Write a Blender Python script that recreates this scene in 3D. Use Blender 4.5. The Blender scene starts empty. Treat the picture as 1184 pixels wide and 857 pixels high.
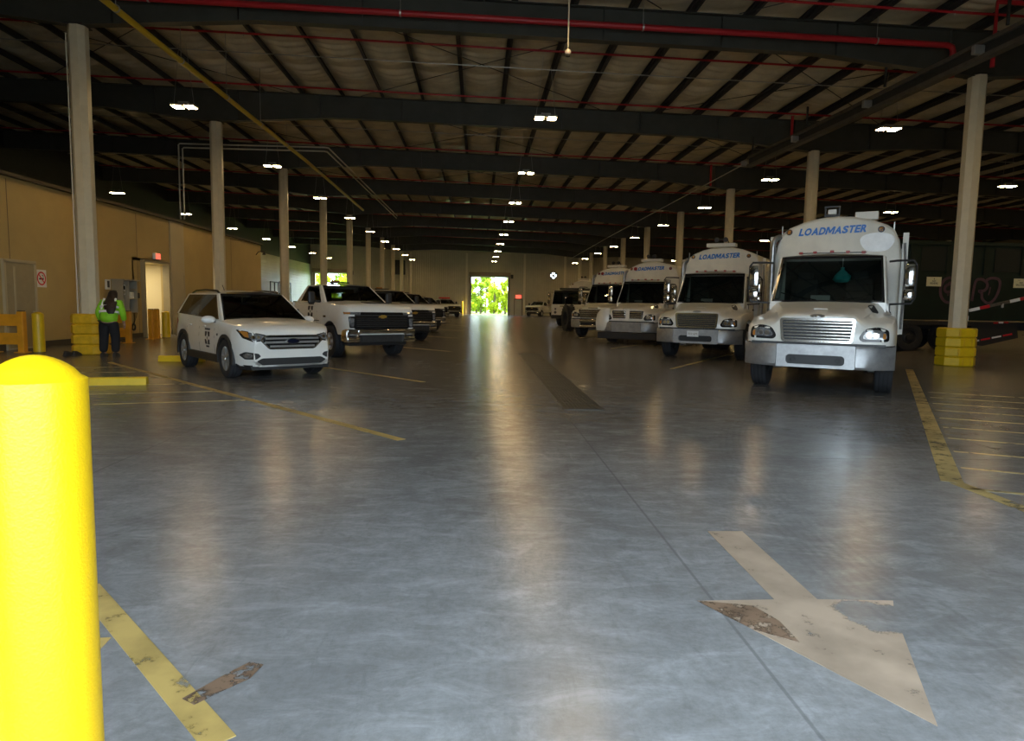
import bpy, bmesh, math, random
from mathutils import Vector, Matrix
from mathutils.bvhtree import BVHTree
random.seed(7)
scene = bpy.context.scene
COL = scene.collection
PI = math.pi
def R(d): return math.radians(d)

# ---------------------------------------------------------------- camera
cam_data = bpy.data.cameras.new('camera')
cam = bpy.data.objects.new('camera', cam_data); COL.objects.link(cam)
cam_data.sensor_fit = 'HORIZONTAL'; cam_data.sensor_width = 36.0
cam_data.lens = 36.0 * 776.5 / 1184.0
cam_data.clip_end = 600
YAW, PITCH, ROLL = .051, .0974, .0175
cam.matrix_world = (Matrix.Translation((0, 0, 1.45)) @ Matrix.Rotation(-YAW, 4, 'Z')
                    @ Matrix.Rotation(PI / 2 - PITCH, 4, 'X') @ Matrix.Rotation(ROLL, 4, 'Z'))
scene.camera = cam

# ---------------------------------------------------------------- daylight, exposure
world = bpy.data.worlds.new('world'); scene.world = world; world.use_nodes = True
wbg = world.node_tree.nodes['Background']
wbg.inputs[0].default_value = (.72, .87, 1.0, 1); wbg.inputs[1].default_value = 6.0
sun_d = bpy.data.lights.new('sun', 'SUN'); sun_d.energy = 16; sun_d.angle = R(1.0); sun_d.color = (1, .96, .88)
sun = bpy.data.objects.new('sun', sun_d); COL.objects.link(sun)
sun.rotation_euler = Vector((.72, .22, .75)).to_track_quat('Z', 'Y').to_euler()
# sampling portals in the three door openings: they give no light of their own, they only tell Cycles where the sky comes in
for px, py, pz, w_, h_, rx in ((.7, -1.5, 2.5, 8.6, 5.0, 90), (1.52, 96.1, 2.68, 5.15, 5.37, -90), (-20.57, 96.1, 2.74, 4.55, 5.48, -90)):
    pd = bpy.data.lights.new('sky_portal', 'AREA'); pd.shape = 'RECTANGLE'; pd.size = w_; pd.size_y = h_; pd.cycles.is_portal = True
    po = bpy.data.objects.new('sky_portal', pd); COL.objects.link(po); po.location = (px, py, pz); po.rotation_euler = (R(rx), 0, 0)
scene.view_settings.view_transform = 'Standard'; scene.view_settings.look = 'None'
scene.view_settings.gamma = 1; scene.view_settings.use_curve_mapping = False
scene.view_settings.exposure = 0.95
scene.cycles.use_denoising = True
scene.cycles.max_bounces = 8; scene.cycles.diffuse_bounces = 4; scene.cycles.glossy_bounces = 4
scene.cycles.transparent_max_bounces = 16; scene.cycles.sample_clamp_indirect = 8
scene.cycles.caustics_reflective = False; scene.cycles.caustics_refractive = False
LED_POWER = 68.0

# ---------------------------------------------------------------- materials
MATS = {}
def mat(name, col, rough=.5, metal=0, noise=0, nscale=6, bump=0, bscale=30, emit=0, coat=0, ncol=None, coords='Object'):
    if name in MATS: return MATS[name]
    m = bpy.data.materials.new(name); m.use_nodes = True
    nt = m.node_tree; b = nt.nodes['Principled BSDF']
    b.inputs['Base Color'].default_value = (*col, 1); b.inputs['Roughness'].default_value = rough
    b.inputs['Metallic'].default_value = metal
    if coat: b.inputs['Coat Weight'].default_value = coat; b.inputs['Coat Roughness'].default_value = .05
    if emit:
        b.inputs['Emission Color'].default_value = (*col, 1); b.inputs['Emission Strength'].default_value = emit
    if noise or bump:
        tc = nt.nodes.new('ShaderNodeTexCoord')
    if noise:
        n = nt.nodes.new('ShaderNodeTexNoise'); n.inputs['Scale'].default_value = nscale; n.inputs['Detail'].default_value = 6
        n.inputs['Roughness'].default_value = .65
        nt.links.new(tc.outputs[coords], n.inputs['Vector'])
        r = nt.nodes.new('ShaderNodeValToRGB'); r.color_ramp.elements[0].position = .35; r.color_ramp.elements[1].position = .68
        c2 = ncol or tuple(max(0, c * (1 - noise)) for c in col)
        r.color_ramp.elements[0].color = (*c2, 1); r.color_ramp.elements[1].color = (*col, 1)
        nt.links.new(n.outputs['Fac'], r.inputs['Fac']); nt.links.new(r.outputs['Color'], b.inputs['Base Color'])
    if bump:
        n2 = nt.nodes.new('ShaderNodeTexNoise'); n2.inputs['Scale'].default_value = bscale; n2.inputs['Detail'].default_value = 4
        nt.links.new(tc.outputs[coords], n2.inputs['Vector'])
        bp = nt.nodes.new('ShaderNodeBump'); bp.inputs['Strength'].default_value = bump; bp.inputs['Distance'].default_value = .02
        nt.links.new(n2.outputs['Fac'], bp.inputs['Height']); nt.links.new(bp.outputs['Normal'], b.inputs['Normal'])
    MATS[name] = m
    return m

def glass_mat(name, tint, ior=1.5):
    m = bpy.data.materials.new(name); m.use_nodes = True; nt = m.node_tree
    nt.nodes.remove(nt.nodes['Principled BSDF']); out = nt.nodes['Material Output']
    t = nt.nodes.new('ShaderNodeBsdfTransparent'); t.inputs[0].default_value = (*tint, 1)
    g = nt.nodes.new('ShaderNodeBsdfGlossy'); g.inputs['Roughness'].default_value = .03
    f = nt.nodes.new('ShaderNodeFresnel'); f.inputs[0].default_value = ior
    mx = nt.nodes.new('ShaderNodeMixShader')
    nt.links.new(f.outputs[0], mx.inputs[0]); nt.links.new(t.outputs[0], mx.inputs[1]); nt.links.new(g.outputs[0], mx.inputs[2])
    nt.links.new(mx.outputs[0], out.inputs['Surface'])
    MATS[name] = m; return m

white_paint = mat('white_paint', (.80, .79, .74), .28, coat=.5, noise=.07, nscale=2.5)
truck_white = mat('truck_white', (.80, .78, .71), .33, coat=.4, noise=.13, nscale=3)
body_white = mat('body_white', (.74, .71, .62), .42, noise=.16, nscale=2.2)
fresh_white = mat('fresh_white', (.85, .86, .86), .35, noise=.12, nscale=7)
black_plastic = mat('black_plastic', (.022, .022, .022), .5)
black_gloss = mat('black_gloss', (.012, .012, .013), .18)
dark_steel = mat('dark_steel', (.03, .03, .03), .6, noise=.4, nscale=9)
interior_dark = mat('interior_dark', (.05, .05, .048), .8)
seat_fabric = mat('seat_fabric', (.09, .09, .09), .9)
rubber = mat('rubber', (.022, .023, .026), .75, noise=.35, nscale=9, bump=.3, bscale=60)
chrome = mat('chrome', (.75, .75, .74), .12, metal=1)
steel_grey = mat('steel_grey', (.42, .42, .41), .38, metal=.85, noise=.35, nscale=7)
bumper_metal = mat('bumper_metal', (.48, .48, .48), .48, metal=.75, noise=.3, nscale=5)
alloy = mat('alloy', (.62, .62, .60), .28, metal=.8)
amber = mat('amber', (.42, .17, .03), .25)
red_lens = mat('red_lens', (.30, .02, .015), .3)
lamp_clear = mat('lamp_clear', (.42, .43, .44), .12, metal=.5, noise=.7, nscale=14)
glass_auto = glass_mat('glass_auto', (.26, .30, .28))
glass_privacy = glass_mat('glass_privacy', (.035, .04, .04))
glass_lamp = glass_mat('glass_lamp', (.85, .88, .88))
letter_blue = mat('letter_blue', (.015, .15, .52), .45)
decal_black = mat('decal_black', (.02, .018, .02), .5)
decal_white = mat('decal_white', (.80, .80, .80), .5)
paper_white = mat('paper_white', (.75, .77, .75), .8)
gold = mat('gold', (.65, .42, .08), .3, metal=.7)
emblem_blue = mat('emblem_blue', (.004, .007, .022), .2)
safety_yellow = mat('safety_yellow', (.78, .52, .01), .42, noise=.12, nscale=8, bump=.08, bscale=70)
bollard_yellow = mat('bollard_yellow', (.80, .50, .003), .38, bump=.12, bscale=160)
guard_yellow = mat('guard_yellow', (.80, .48, .015), .5, noise=.25, nscale=5)
rail_orange = mat('rail_orange', (.80, .36, .015), .5, noise=.2, nscale=4)
column_cream = mat('column_cream', (.66, .59, .42), .45, noise=.1, nscale=4)
beam_dark = mat('beam_dark', (.058, .060, .050), .55, noise=.3, nscale=1.5)
purlin_dark = mat('purlin_dark', (.032, .032, .032), .6)
insul_mat = mat('insulation_facing', (.74, .66, .47), .38, noise=.3, nscale=1.1, bump=.5, bscale=5)
red_pipe = mat('red_pipe', (.42, .012, .02), .4)
yellow_pipe = mat('yellow_pipe', (.62, .42, .02), .42)
galv = mat('galvanised', (.50, .49, .45), .4, metal=.6, noise=.2)
conduit_cream = mat('conduit_cream', (.60, .56, .46), .45)
track_steel = mat('track_steel', (.14, .12, .095), .5, metal=.3, noise=.3)
wall_tan = mat('wall_tan', (.50, .37, .145), .6, noise=.12, nscale=.8, bump=.06, bscale=40)
wall_pale = mat('wall_pale', (.50, .43, .27), .6, noise=.1, nscale=.8)
hall_cream = mat('hall_cream', (.66, .58, .36), .7)
door_tan = mat('door_tan', (.35, .29, .17), .5, noise=.1)
base_dark = mat('base_dark', (.06, .048, .03), .6)
metal_wall = mat('metal_wall', (.46, .42, .30), .45, noise=.15, nscale=.5)
siding_mat = mat('siding_mat', (.42, .46, .38), .45, noise=.15, nscale=.6)
trim_brown = mat('trim_brown', (.16, .12, .07), .5)
hivis = mat('hivis', (.30, .72, .02), .7, noise=.15, nscale=18)
reflect = mat('reflective_tape', (.85, .85, .85), .35)
cloth_black = mat('cloth_black', (.012, .012, .014), .9)
skin = mat('skin', (.42, .24, .16), .6)
hair_dark = mat('hair_dark', (.022, .012, .010), .55, noise=.4, nscale=30)
shoe_dark = mat('shoe_dark', (.02, .018, .016), .6)
green_dark = mat('trailer_green', (.006, .020, .015), .45, noise=.35, nscale=1.4)
green_panel = mat('trailer_green_panel', (.010, .026, .018), .5, noise=.3, nscale=1.4)
sign_cream = mat('sign_cream', (.80, .76, .50), .6, noise=.1, nscale=20)
graffiti_pink = mat('graffiti_pink', (.12, .06, .08), .7, noise=.3, nscale=6)
tape_red = mat('tape_red', (.55, .02, .03), .4)
grate_iron = mat('grate_iron', (.055, .058, .052), .55, metal=.4, noise=.4, nscale=3)
teal_bag = mat('teal_bag', (.10, .75, .72), .3)
sign_white = mat('sign_white', (.80, .79, .74), .5)
sign_red = mat('sign_red', (.65, .02, .02), .5)
exit_face = mat('exit_face', (1.0, .10, .06), .5, emit=1.2)
cabinet_grey = mat('cabinet_grey', (.36, .33, .25), .5)
bark = mat('bark', (.14, .10, .07), .9, noise=.4)
led_panel = mat('led_panel', (1.0, .67, .29), .5, emit=LED_POWER)

def leaf_mat(name, col):
    m = bpy.data.materials.new(name); m.use_nodes = True; nt = m.node_tree
    nt.nodes.remove(nt.nodes['Principled BSDF']); out = nt.nodes['Material Output']
    d = nt.nodes.new('ShaderNodeBsdfDiffuse'); t = nt.nodes.new('ShaderNodeBsdfTranslucent')
    oi = nt.nodes.new('ShaderNodeNewGeometry'); r = nt.nodes.new('ShaderNodeValToRGB')
    r.color_ramp.elements[0].color = (col[0] * .7, col[1] * .75, col[2] * .8, 1)
    r.color_ramp.elements[1].color = (min(1, col[0] * 1.5), min(1, col[1] * 1.25), col[2], 1)
    nt.links.new(oi.outputs['Random Per Island'], r.inputs[0])
    for s in (d, t): nt.links.new(r.outputs[0], s.inputs['Color'])
    mx = nt.nodes.new('ShaderNodeMixShader'); mx.inputs[0].default_value = .45
    nt.links.new(d.outputs[0], mx.inputs[1]); nt.links.new(t.outputs[0], mx.inputs[2]); nt.links.new(mx.outputs[0], out.inputs['Surface'])
    MATS[name] = m; return m
leaf_lime = leaf_mat('leaf_lime', (.36, .46, .04))
leaf_green = leaf_mat('leaf_green', (.24, .36, .04))
grass_mat = mat('grass', (.16, .30, .04), .9, noise=.4, nscale=1.5)
asphalt = mat('pavement', (.30, .30, .29), .8, noise=.2, nscale=2)

def floor_material():
    m = bpy.data.materials.new('polished_concrete'); m.use_nodes = True; nt = m.node_tree; N = nt.nodes; L = nt.links
    b = N['Principled BSDF']; tc = N.new('ShaderNodeTexCoord'); O = tc.outputs['Object']
    def noise(scale, detail=6, rough=.6, vec=None, dist=0):
        n = N.new('ShaderNodeTexNoise'); n.inputs['Scale'].default_value = scale; n.inputs['Detail'].default_value = detail
        n.inputs['Roughness'].default_value = rough; n.inputs['Distortion'].default_value = dist
        L.new(vec or O, n.inputs['Vector']); return n.outputs['Fac']
    def mapr(v, a, c, lo=0., hi=1.):
        r = N.new('ShaderNodeMapRange'); r.interpolation_type = 'SMOOTHSTEP'
        for i, x in zip((1, 2, 3, 4), (a, c, lo, hi)): r.inputs[i].default_value = x
        L.new(v, r.inputs[0]); return r.outputs[0]
    def mth(op, a, c=None):
        n = N.new('ShaderNodeMath'); n.operation = op
        for i, x in enumerate((a, c)):
            if x is None: continue
            if isinstance(x, (int, float)): n.inputs[i].default_value = x
            else: L.new(x, n.inputs[i])
        return n.outputs[0]
    def mixc(f, c1, c2):
        n = N.new('ShaderNodeMix'); n.data_type = 'RGBA'
        L.new(f, n.inputs[0])
        for i, x in ((6, c1), (7, c2)):
            if isinstance(x, tuple): n.inputs[i].default_value = (*x, 1)
            else: L.new(x, n.inputs[i])
        return n.outputs[2]
    sep = N.new('ShaderNodeSeparateXYZ'); L.new(O, sep.inputs[0]); X, Y = sep.outputs[0], sep.outputs[1]
    blot = mapr(noise(.45, 9, .68), .28, .74); fine = mapr(noise(6.5, 10, .75), .25, .78); micro = mapr(noise(26, 4, .7), .35, .7)
    c = mixc(blot, (.165, .168, .170), (.300, .306, .310))
    c = mixc(mth('MULTIPLY', fine, .60), c, (.165, .164, .160))
    c = mixc(mth('MULTIPLY', micro, .35), c, (.14, .137, .13))
    # brown grime carried in by the trucks
    dirt = mth('MULTIPLY', mapr(noise(.16, 6, .6), .36, .70), mapr(noise(3.2, 10, .8), .28, .78))
    c = mixc(mth('MULTIPLY', dirt, .6), c, (.105, .09, .075))
    lane = mth('MULTIPLY', mapr(Y, 4.5, 14.0), mapr(noise(1.1, 9, .72), .10, .80, .45, 1.0))  # daylight falloff painted into the grime: browner and darker away from the entrance
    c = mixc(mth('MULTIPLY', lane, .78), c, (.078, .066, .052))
    # swept streaks
    mp = N.new('ShaderNodeMapping'); mp.inputs['Scale'].default_value = (1.0, 2.3, 1); mp.inputs['Rotation'].default_value = (0, 0, R(28)); L.new(O, mp.inputs[0])
    st = mapr(noise(2.6, 9, .78, mp.outputs[0], .6), .42, .78)
    c = mixc(mth('MULTIPLY', st, .60), c, (.385, .395, .405))
    mp2 = N.new('ShaderNodeMapping'); mp2.inputs['Scale'].default_value = (3.5, .8, 1); mp2.inputs['Rotation'].default_value = (0, 0, R(-38)); L.new(O, mp2.inputs[0])
    st2 = mapr(noise(3.2, 9, .8, mp2.outputs[0], .5), .50, .74)
    c = mixc(mth('MULTIPLY', st2, .45), c, (.12, .12, .118))
    # curved tyre marks: rings (centre x, y, radius, width, strength)
    tread = mapr(noise(5.0, 8, .75), .22, .78, .25, 1.0)
    tot = None
    for cx, cy, rad, w, s in ((9.5, 15.5, 9.6, .16, .8), (9.5, 15.5, 11.4, .2, .55), (-6, 18, 12.3, .18, .6), (-6, 18, 14.2, .15, .5), (3, 1, 6.2, .15, .7), (3, 1, 7.9, .2, .5),
                              (10, 24, 9.4, .2, .7), (10, 32, 9.2, .2, .7), (-9, 26, 10.4, .2, .6), (14, 3, 10.2, .22, .7), (14, 3, 11.9, .2, .7), (7, 6, 3.1, .16, .55), (-2.5, 9, 5.0, .12, .4)):
        dx = mth('SUBTRACT', X, cx); dy = mth('SUBTRACT', Y, cy)
        d = mth('SQRT', mth('ADD', mth('MULTIPLY', dx, dx), mth('MULTIPLY', dy, dy)))
        band = mapr(mth('ABSOLUTE', mth('SUBTRACT', d, rad)), w * 1.7, w * .7, 0, s)
        lines = mapr(mth('ABSOLUTE', mth('SUBTRACT', mth('FRACT', mth('MULTIPLY', d, 15.0)), .5)), .12, .40, .45, 1.0); band = mth('MULTIPLY', band, lines)
        tot = band if tot is None else mth('MAXIMUM', tot, band)
    for y0, x0, sl, w, s in ((12, 4.6, .62, .13, .6), (12, 3.0, .62, .13, .5), (8, 2.6, -.9, .16, .55), (6, -1, -1.6, .12, .35)):
        ln = mth('SUBTRACT', mth('SUBTRACT', X, x0), mth('MULTIPLY', mth('SUBTRACT', Y, y0), sl))
        band = mapr(mth('ABSOLUTE', ln), w, w * .4, 0, s); tot = mth('MAXIMUM', tot, band)
    marks = mth('MULTIPLY', mth('MULTIPLY', tot, tread), mapr(noise(.3, 5, .6), .30, .70))
    c = mixc(mth('MULTIPLY', marks, .75), c, (.055, .055, .055))
    # pale scuffs and dried puddle rims
    sc_ = mth('MULTIPLY', mapr(noise(1.3, 10, .8, None, 1.2), .52, .72), mapr(noise(.22, 4), .40, .62))
    c = mixc(mth('MULTIPLY', sc_, .6), c, (.42, .43, .44))
    # saw-cut joints
    jt = None
    for ax, per, off in ((X, 4.37, 1.0), (Y, 4.37, 4.6)):
        f = mth('ABSOLUTE', mth('SUBTRACT', mth('FLOORED_MODULO', mth('ADD', ax, off + 1000 * per), per), per / 2))
        g = mapr(f, .012, .004); jt = g if jt is None else mth('MAXIMUM', jt, g)
    c = mixc(mth('MULTIPLY', jt, .6), c, (.12, .12, .12))
    L.new(c, b.inputs['Base Color'])
    rg = mth('ADD', mapr(noise(.8, 6, .7), .3, .7, .225, .25), mth('MULTIPLY', fine, .012))
    L.new(mth('MINIMUM', mth('ADD', rg, mth('MULTIPLY', marks, .05)), .262), b.inputs['Roughness'])
    b.inputs['Specular IOR Level'].default_value = .32
    bp = N.new('ShaderNodeBump'); bp.inputs['Strength'].default_value = .10; bp.inputs['Distance'].default_value = .01
    L.new(mth('ADD', noise(9, 6, .7), mth('MULTIPLY', jt, -2.0)), bp.inputs['Height']); L.new(bp.outputs[0], b.inputs['Normal'])
    return m
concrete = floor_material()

def worn_paint(name, col, wear, scale=5, dirt=.5, hole=None, fade=1.0):
    m = bpy.data.materials.new(name); m.use_nodes = True; nt = m.node_tree; N = nt.nodes; L = nt.links
    b = N['Principled BSDF']; out = N['Material Output']; tc = N.new('ShaderNodeTexCoord')
    n = N.new('ShaderNodeTexNoise'); n.inputs['Scale'].default_value = scale; n.inputs['Detail'].default_value = 9; n.inputs['Roughness'].default_value = .7
    L.new(tc.outputs['Object'], n.inputs['Vector'])
    n2 = N.new('ShaderNodeTexNoise'); n2.inputs['Scale'].default_value = scale * .5; n2.inputs['Detail'].default_value = 7; L.new(tc.outputs['Object'], n2.inputs['Vector'])
    r2 = N.new('ShaderNodeValToRGB'); r2.color_ramp.elements[0].position = .34; r2.color_ramp.elements[1].position = .6
    r2.color_ramp.elements[0].color = tuple(c * (1 - dirt) for c in col) + (1,); r2.color_ramp.elements[1].color = (*col, 1)
    L.new(n2.outputs['Fac'], r2.inputs[0]); L.new(r2.outputs[0], b.inputs['Base Color']); b.inputs['Roughness'].default_value = .5
    r = N.new('ShaderNodeMapRange'); r.inputs[1].default_value = wear - .03; r.inputs[2].default_value = wear + .06; L.new(n.outputs['Fac'], r.inputs[0])
    fac = r.outputs[0]
    if hole:
        for (hx, hy, hr) in hole:
            vm = N.new('ShaderNodeVectorMath'); vm.operation = 'DISTANCE'; vm.inputs[1].default_value = (hx, hy, 0)
            L.new(tc.outputs['Object'], vm.inputs[0])
            ad = N.new('ShaderNodeMath'); ad.operation = 'MULTIPLY_ADD'; ad.inputs[1].default_value = -.25; L.new(n.outputs['Fac'], ad.inputs[0]); L.new(vm.outputs['Value'], ad.inputs[2])
            h = N.new('ShaderNodeMapRange'); h.inputs[1].default_value = hr - .145; h.inputs[2].default_value = hr - .115; L.new(ad.outputs[0], h.inputs[0])
            mn = N.new('ShaderNodeMath'); mn.operation = 'MULTIPLY'; L.new(fac, mn.inputs[0]); L.new(h.outputs[0], mn.inputs[1]); fac = mn.outputs[0]
    if fade < 1:
        fm = N.new('ShaderNodeMath'); fm.operation = 'MULTIPLY'; fm.inputs[1].default_value = fade; L.new(fac, fm.inputs[0]); fac = fm.outputs[0]
    t = N.new('ShaderNodeBsdfTransparent'); mx = N.new('ShaderNodeMixShader')
    L.new(fac, mx.inputs[0]); L.new(t.outputs[0], mx.inputs[1]); L.new(b.outputs[0], mx.inputs[2]); L.new(mx.outputs[0], out.inputs['Surface'])
    MATS[name] = m; return m
line_paint = worn_paint('line_paint', (.56, .40, .13), .36, 7, .4, fade=.9)
line_paint_old = worn_paint('line_paint_old', (.50, .38, .15), .40, 5, .5)
arrow_paint = worn_paint('arrow_paint', (.50, .385, .285), .34, 6, .35, fade=.80, hole=[(.31, -.19, .17), (.39, -.24, .10), (.22, -.12, .08)])
stain_paint = worn_paint('stain_brown', (.20, .13, .085), .44, 14, .5)

# ---------------------------------------------------------------- mesh helpers
class MB:
    def __init__(s): s.bm = bmesh.new()
    def box(s, c, d, rot=None, bev=0):
        r = bmesh.ops.create_cube(s.bm, size=1.0); vs = r['verts']
        M = Matrix.Translation(c) @ (rot.to_4x4() if rot else Matrix.Identity(4)) @ Matrix.Diagonal((*d, 1))
        bmesh.ops.transform(s.bm, matrix=M, verts=vs)
        if bev:
            es = list({e for v in vs for e in v.link_edges})
            bmesh.ops.bevel(s.bm, geom=es, offset=bev, segments=2, profile=.5, affect='EDGES')
        return s
    def ring(s, pts): return [s.bm.verts.new(p) for p in pts]
    def loft(s, rings, closed=True, caps=True, loop=False):
        rs = [s.ring(r) for r in rings]; n = len(rs[0])
        pairs = list(zip(rs, rs[1:])) + ([(rs[-1], rs[0])] if loop else [])
        for a, b in pairs:
            for i in range(n if closed else n - 1):
                j = (i + 1) % n
                try: s.bm.faces.new((a[i], a[j], b[j], b[i]))
                except ValueError: pass
        if caps and not loop:
            for r in (rs[0], rs[-1]):
                try: s.bm.faces.new(r)
                except ValueError: pass
        return s
    def tube(s, pts, r, n=8, caps=True):
        pts = [Vector(p) for p in pts]; rings = []
        up = None
        for i, p in enumerate(pts):
            t = (pts[min(i + 1, len(pts) - 1)] - pts[max(i - 1, 0)]).normalized()
            if up is None:
                up = Vector((0, 0, 1)) if abs(t.z) < .9 else Vector((1, 0, 0))
            a = t.cross(up).normalized(); b = a.cross(t).normalized(); up = b
            rr = r[i] if isinstance(r, (list, tuple)) else r
            rings.append([p + rr * (math.cos(k * 2 * PI / n) * a + math.sin(k * 2 * PI / n) * b) for k in range(n)])
        return s.loft(rings, True, caps)
    def cyl(s, p0, p1, r0, r1=None, n=16): return s.tube([p0, p1], [r0, r0 if r1 is None else r1], n)
    def prism(s, poly, axis, a, b):
        def P(u, v, w): return {'x': (w, u, v), 'y': (u, w, v), 'z': (u, v, w)}[axis]
        return s.loft([[P(u, v, a) for u, v in poly], [P(u, v, b) for u, v in poly]])
    def lathe(s, prof, c=(0, 0, 0), axis='z', n=24, loop=False):
        rings = []
        for k in range(n):
            t = 2 * PI * k / n; ring = []
            for r, h in prof:
                q = (r * math.cos(t), r * math.sin(t), h)
                q = {'z': q, 'y': (q[0], q[2], q[1]), 'x': (q[2], q[0], q[1])}[axis]
                ring.append((q[0] + c[0], q[1] + c[1], q[2] + c[2]))
            rings.append(ring)
        return s.loft(rings, closed=loop, caps=False, loop=True)
    def sphere(s, c, d, u=16, v=10):
        r = bmesh.ops.create_uvsphere(s.bm, u_segments=u, v_segments=v, radius=1)
        bmesh.ops.transform(s.bm, matrix=Matrix.Translation(c) @ Matrix.Diagonal((*d, 1)), verts=r['verts']); return s
    def quad(s, a, b, c, d): s.bm.faces.new(s.ring((a, b, c, d))); return s
    def build(s, name, m, parent=None, smooth=False, angle=35, weld=True, normals=True):
        if weld: bmesh.ops.remove_doubles(s.bm, verts=s.bm.verts, dist=1e-5)
        if normals: bmesh.ops.recalc_face_normals(s.bm, faces=s.bm.faces)
        me = bpy.data.meshes.new(name); s.bm.to_mesh(me)
        if smooth:
            me.polygons.foreach_set('use_smooth', [True] * len(me.polygons)); me.set_sharp_from_angle(angle=R(angle))
        s.me = me; s.bvh = None
        return link(name, me, m, parent)
    def tree(s): return BVHTree.FromBMesh(s.bm)

def link(name, me, m, parent=None):
    o = bpy.data.objects.new(name, me); COL.objects.link(o)
    if m and me and not me.materials: me.materials.append(m)
    if parent: o.parent = parent
    return o
def tag(o, label, cat, group=None):
    o['label'] = label; o['category'] = cat
    if group: o['group'] = group
    return o
def struct(o): o['kind'] = 'structure'; return o
def empty(name, loc=(0, 0, 0), rz=0):
    o = bpy.data.objects.new(name, None); COL.objects.link(o); o.location = loc; o.rotation_euler = (0, 0, rz)
    o.empty_display_size = .2; return o
def copy_tree(o, parent=None, kids=None):
    if kids is None:
        kids = {}
        for x in COL.objects:
            if x.parent: kids.setdefault(x.parent.name, []).append(x)
    c = o.copy(); COL.objects.link(c); c.parent = parent
    for ch in kids.get(o.name, []): copy_tree(ch, c, kids)
    return c
def rrect(cx, cy, w, h, r, n=4):
    out = []
    for sx, sy, a0 in ((1, 1, 0), (-1, 1, 90), (-1, -1, 180), (1, -1, 270)):
        for k in range(n + 1):
            a = R(a0 + 90 * k / n); out.append((cx + sx * (w / 2 - r) + r * math.cos(a), cy + sy * (h / 2 - r) + r * math.sin(a)))
    return out
def round_poly(pts, r, n=3):
    out = []; m = len(pts)
    for i in range(m):
        p0, p1, p2 = Vector(pts[i - 1]), Vector(pts[i]), Vector(pts[(i + 1) % m])
        a = (p0 - p1); b = (p2 - p1); ra = min(r, a.length * .45); rb = min(r, b.length * .45)
        a = p1 + a.normalized() * ra; b = p1 + b.normalized() * rb
        for k in range(n + 1):
            t = k / n; q = a * (1 - t) ** 2 + p1 * 2 * t * (1 - t) + b * t * t; out.append((q.x, q.y))
    return out
def ellipse(cx, cy, a, b, n=20): return [(cx + a * math.cos(2 * PI * k / n), cy + b * math.sin(2 * PI * k / n)) for k in range(n)]
def ring_poly_prism(mb, outer, inner, axis, a, b):
    def P(u, v, w): return {'x': (w, u, v), 'y': (u, w, v), 'z': (u, v, w)}[axis]
    mb.loft([[P(u, v, a) for u, v in outer], [P(u, v, b) for u, v in outer], [P(u, v, b) for u, v in inner], [P(u, v, a) for u, v in inner]], caps=False, loop=True)
def drape(bvh, poly, axis, off=.006, thick=.02, cuts=2, default=None):
    """a thin moulded piece laid on a shell: poly in the plane across axis, pushed onto the surface"""
    d = {'x+': Vector((-1, 0, 0)), 'x-': Vector((1, 0, 0)), 'y+': Vector((0, -1, 0)), 'y-': Vector((0, 1, 0)), 'z+': Vector((0, 0, -1))}[axis]
    mb = MB(); bm = mb.bm
    def P(u, v): return {'x': Vector((0, u, v)), 'y': Vector((u, 0, v)), 'z': Vector((u, v, 0))}[axis[0]]
    f = bm.faces.new([bm.verts.new(P(u, v)) for u, v in poly])
    bmesh.ops.triangulate(bm, faces=[f])
    for _ in range(cuts): bmesh.ops.subdivide_edges(bm, edges=[e for e in bm.edges if e.calc_length() > .06], cuts=1, use_grid_fill=True)
    last = default if default is not None else Vector((0, 0, 0))
    for v in bm.verts:
        h = bvh.ray_cast(v.co - d * 20, d)[0]
        if h is None:
            h = v.co + d * (v.co * -1).dot(d) if last is None else v.co + d * (Vector(last) - v.co).dot(d)
        else: last = h
        v.co = h - d * off
    bm.normal_update()
    g = bmesh.ops.extrude_face_region(bm, geom=list(bm.faces))
    for v in g['geom']:
        if isinstance(v, bmesh.types.BMVert): v.co += d * thick
    return mb
def text_mesh(body, size, extrude=.002, bold=0, shear=0, align='CENTER', spacing=1.0):
    cu = bpy.data.curves.new('lettering', 'FONT'); cu.body = body; cu.size = size; cu.extrude = extrude; cu.offset = bold; cu.shear = shear; cu.space_character = spacing
    cu.align_x = align; cu.align_y = 'CENTER'; cu.resolution_u = 3
    o = bpy.data.objects.new('lettering', cu); COL.objects.link(o)
    dg = bpy.context.evaluated_depsgraph_get(); me = bpy.data.meshes.new_from_object(o.evaluated_get(dg))
    bpy.data.objects.remove(o); bpy.data.curves.remove(cu); return me
def basis(xa, ya, o):
    xa = Vector(xa).normalized(); ya = Vector(ya).normalized(); za = xa.cross(ya)
    M = Matrix.Identity(4)
    for i, a in enumerate((xa, ya, za)): M.col[i][:3] = a
    M.translation = o; return M
def lettering(body, size, xa, ya, at, m, parent=None, name='lettering', **k):
    me = text_mesh(body, size, **k); me.transform(basis(xa, ya, at)); return link(name, me, m, parent)
def interp(tab, x):
    tab = sorted(tab)
    if x <= tab[0][0]: return tab[0][1]
    for (a, u), (b, v) in zip(tab, tab[1:]):
        if x <= b:
            t = (x - a) / (b - a); return u + (v - u) * t
    return tab[-1][1]

# ================================================================ SETTING
X0, X1, YF, YE = -23.5, 48.0, -1.5, 96.0          # hall extents
S, YC0 = 8.74, 17.8                               # bay length, first column line in view
def roof_z(x): return 9.07 - .0205 * x            # top of the roof beams

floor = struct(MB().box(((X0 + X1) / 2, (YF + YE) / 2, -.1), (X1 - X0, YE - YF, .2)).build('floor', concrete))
# object coordinates of the floor material are metres; put its origin at the world origin
_c = Vector(((X0 + X1) / 2, (YF + YE) / 2, -.1))

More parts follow.
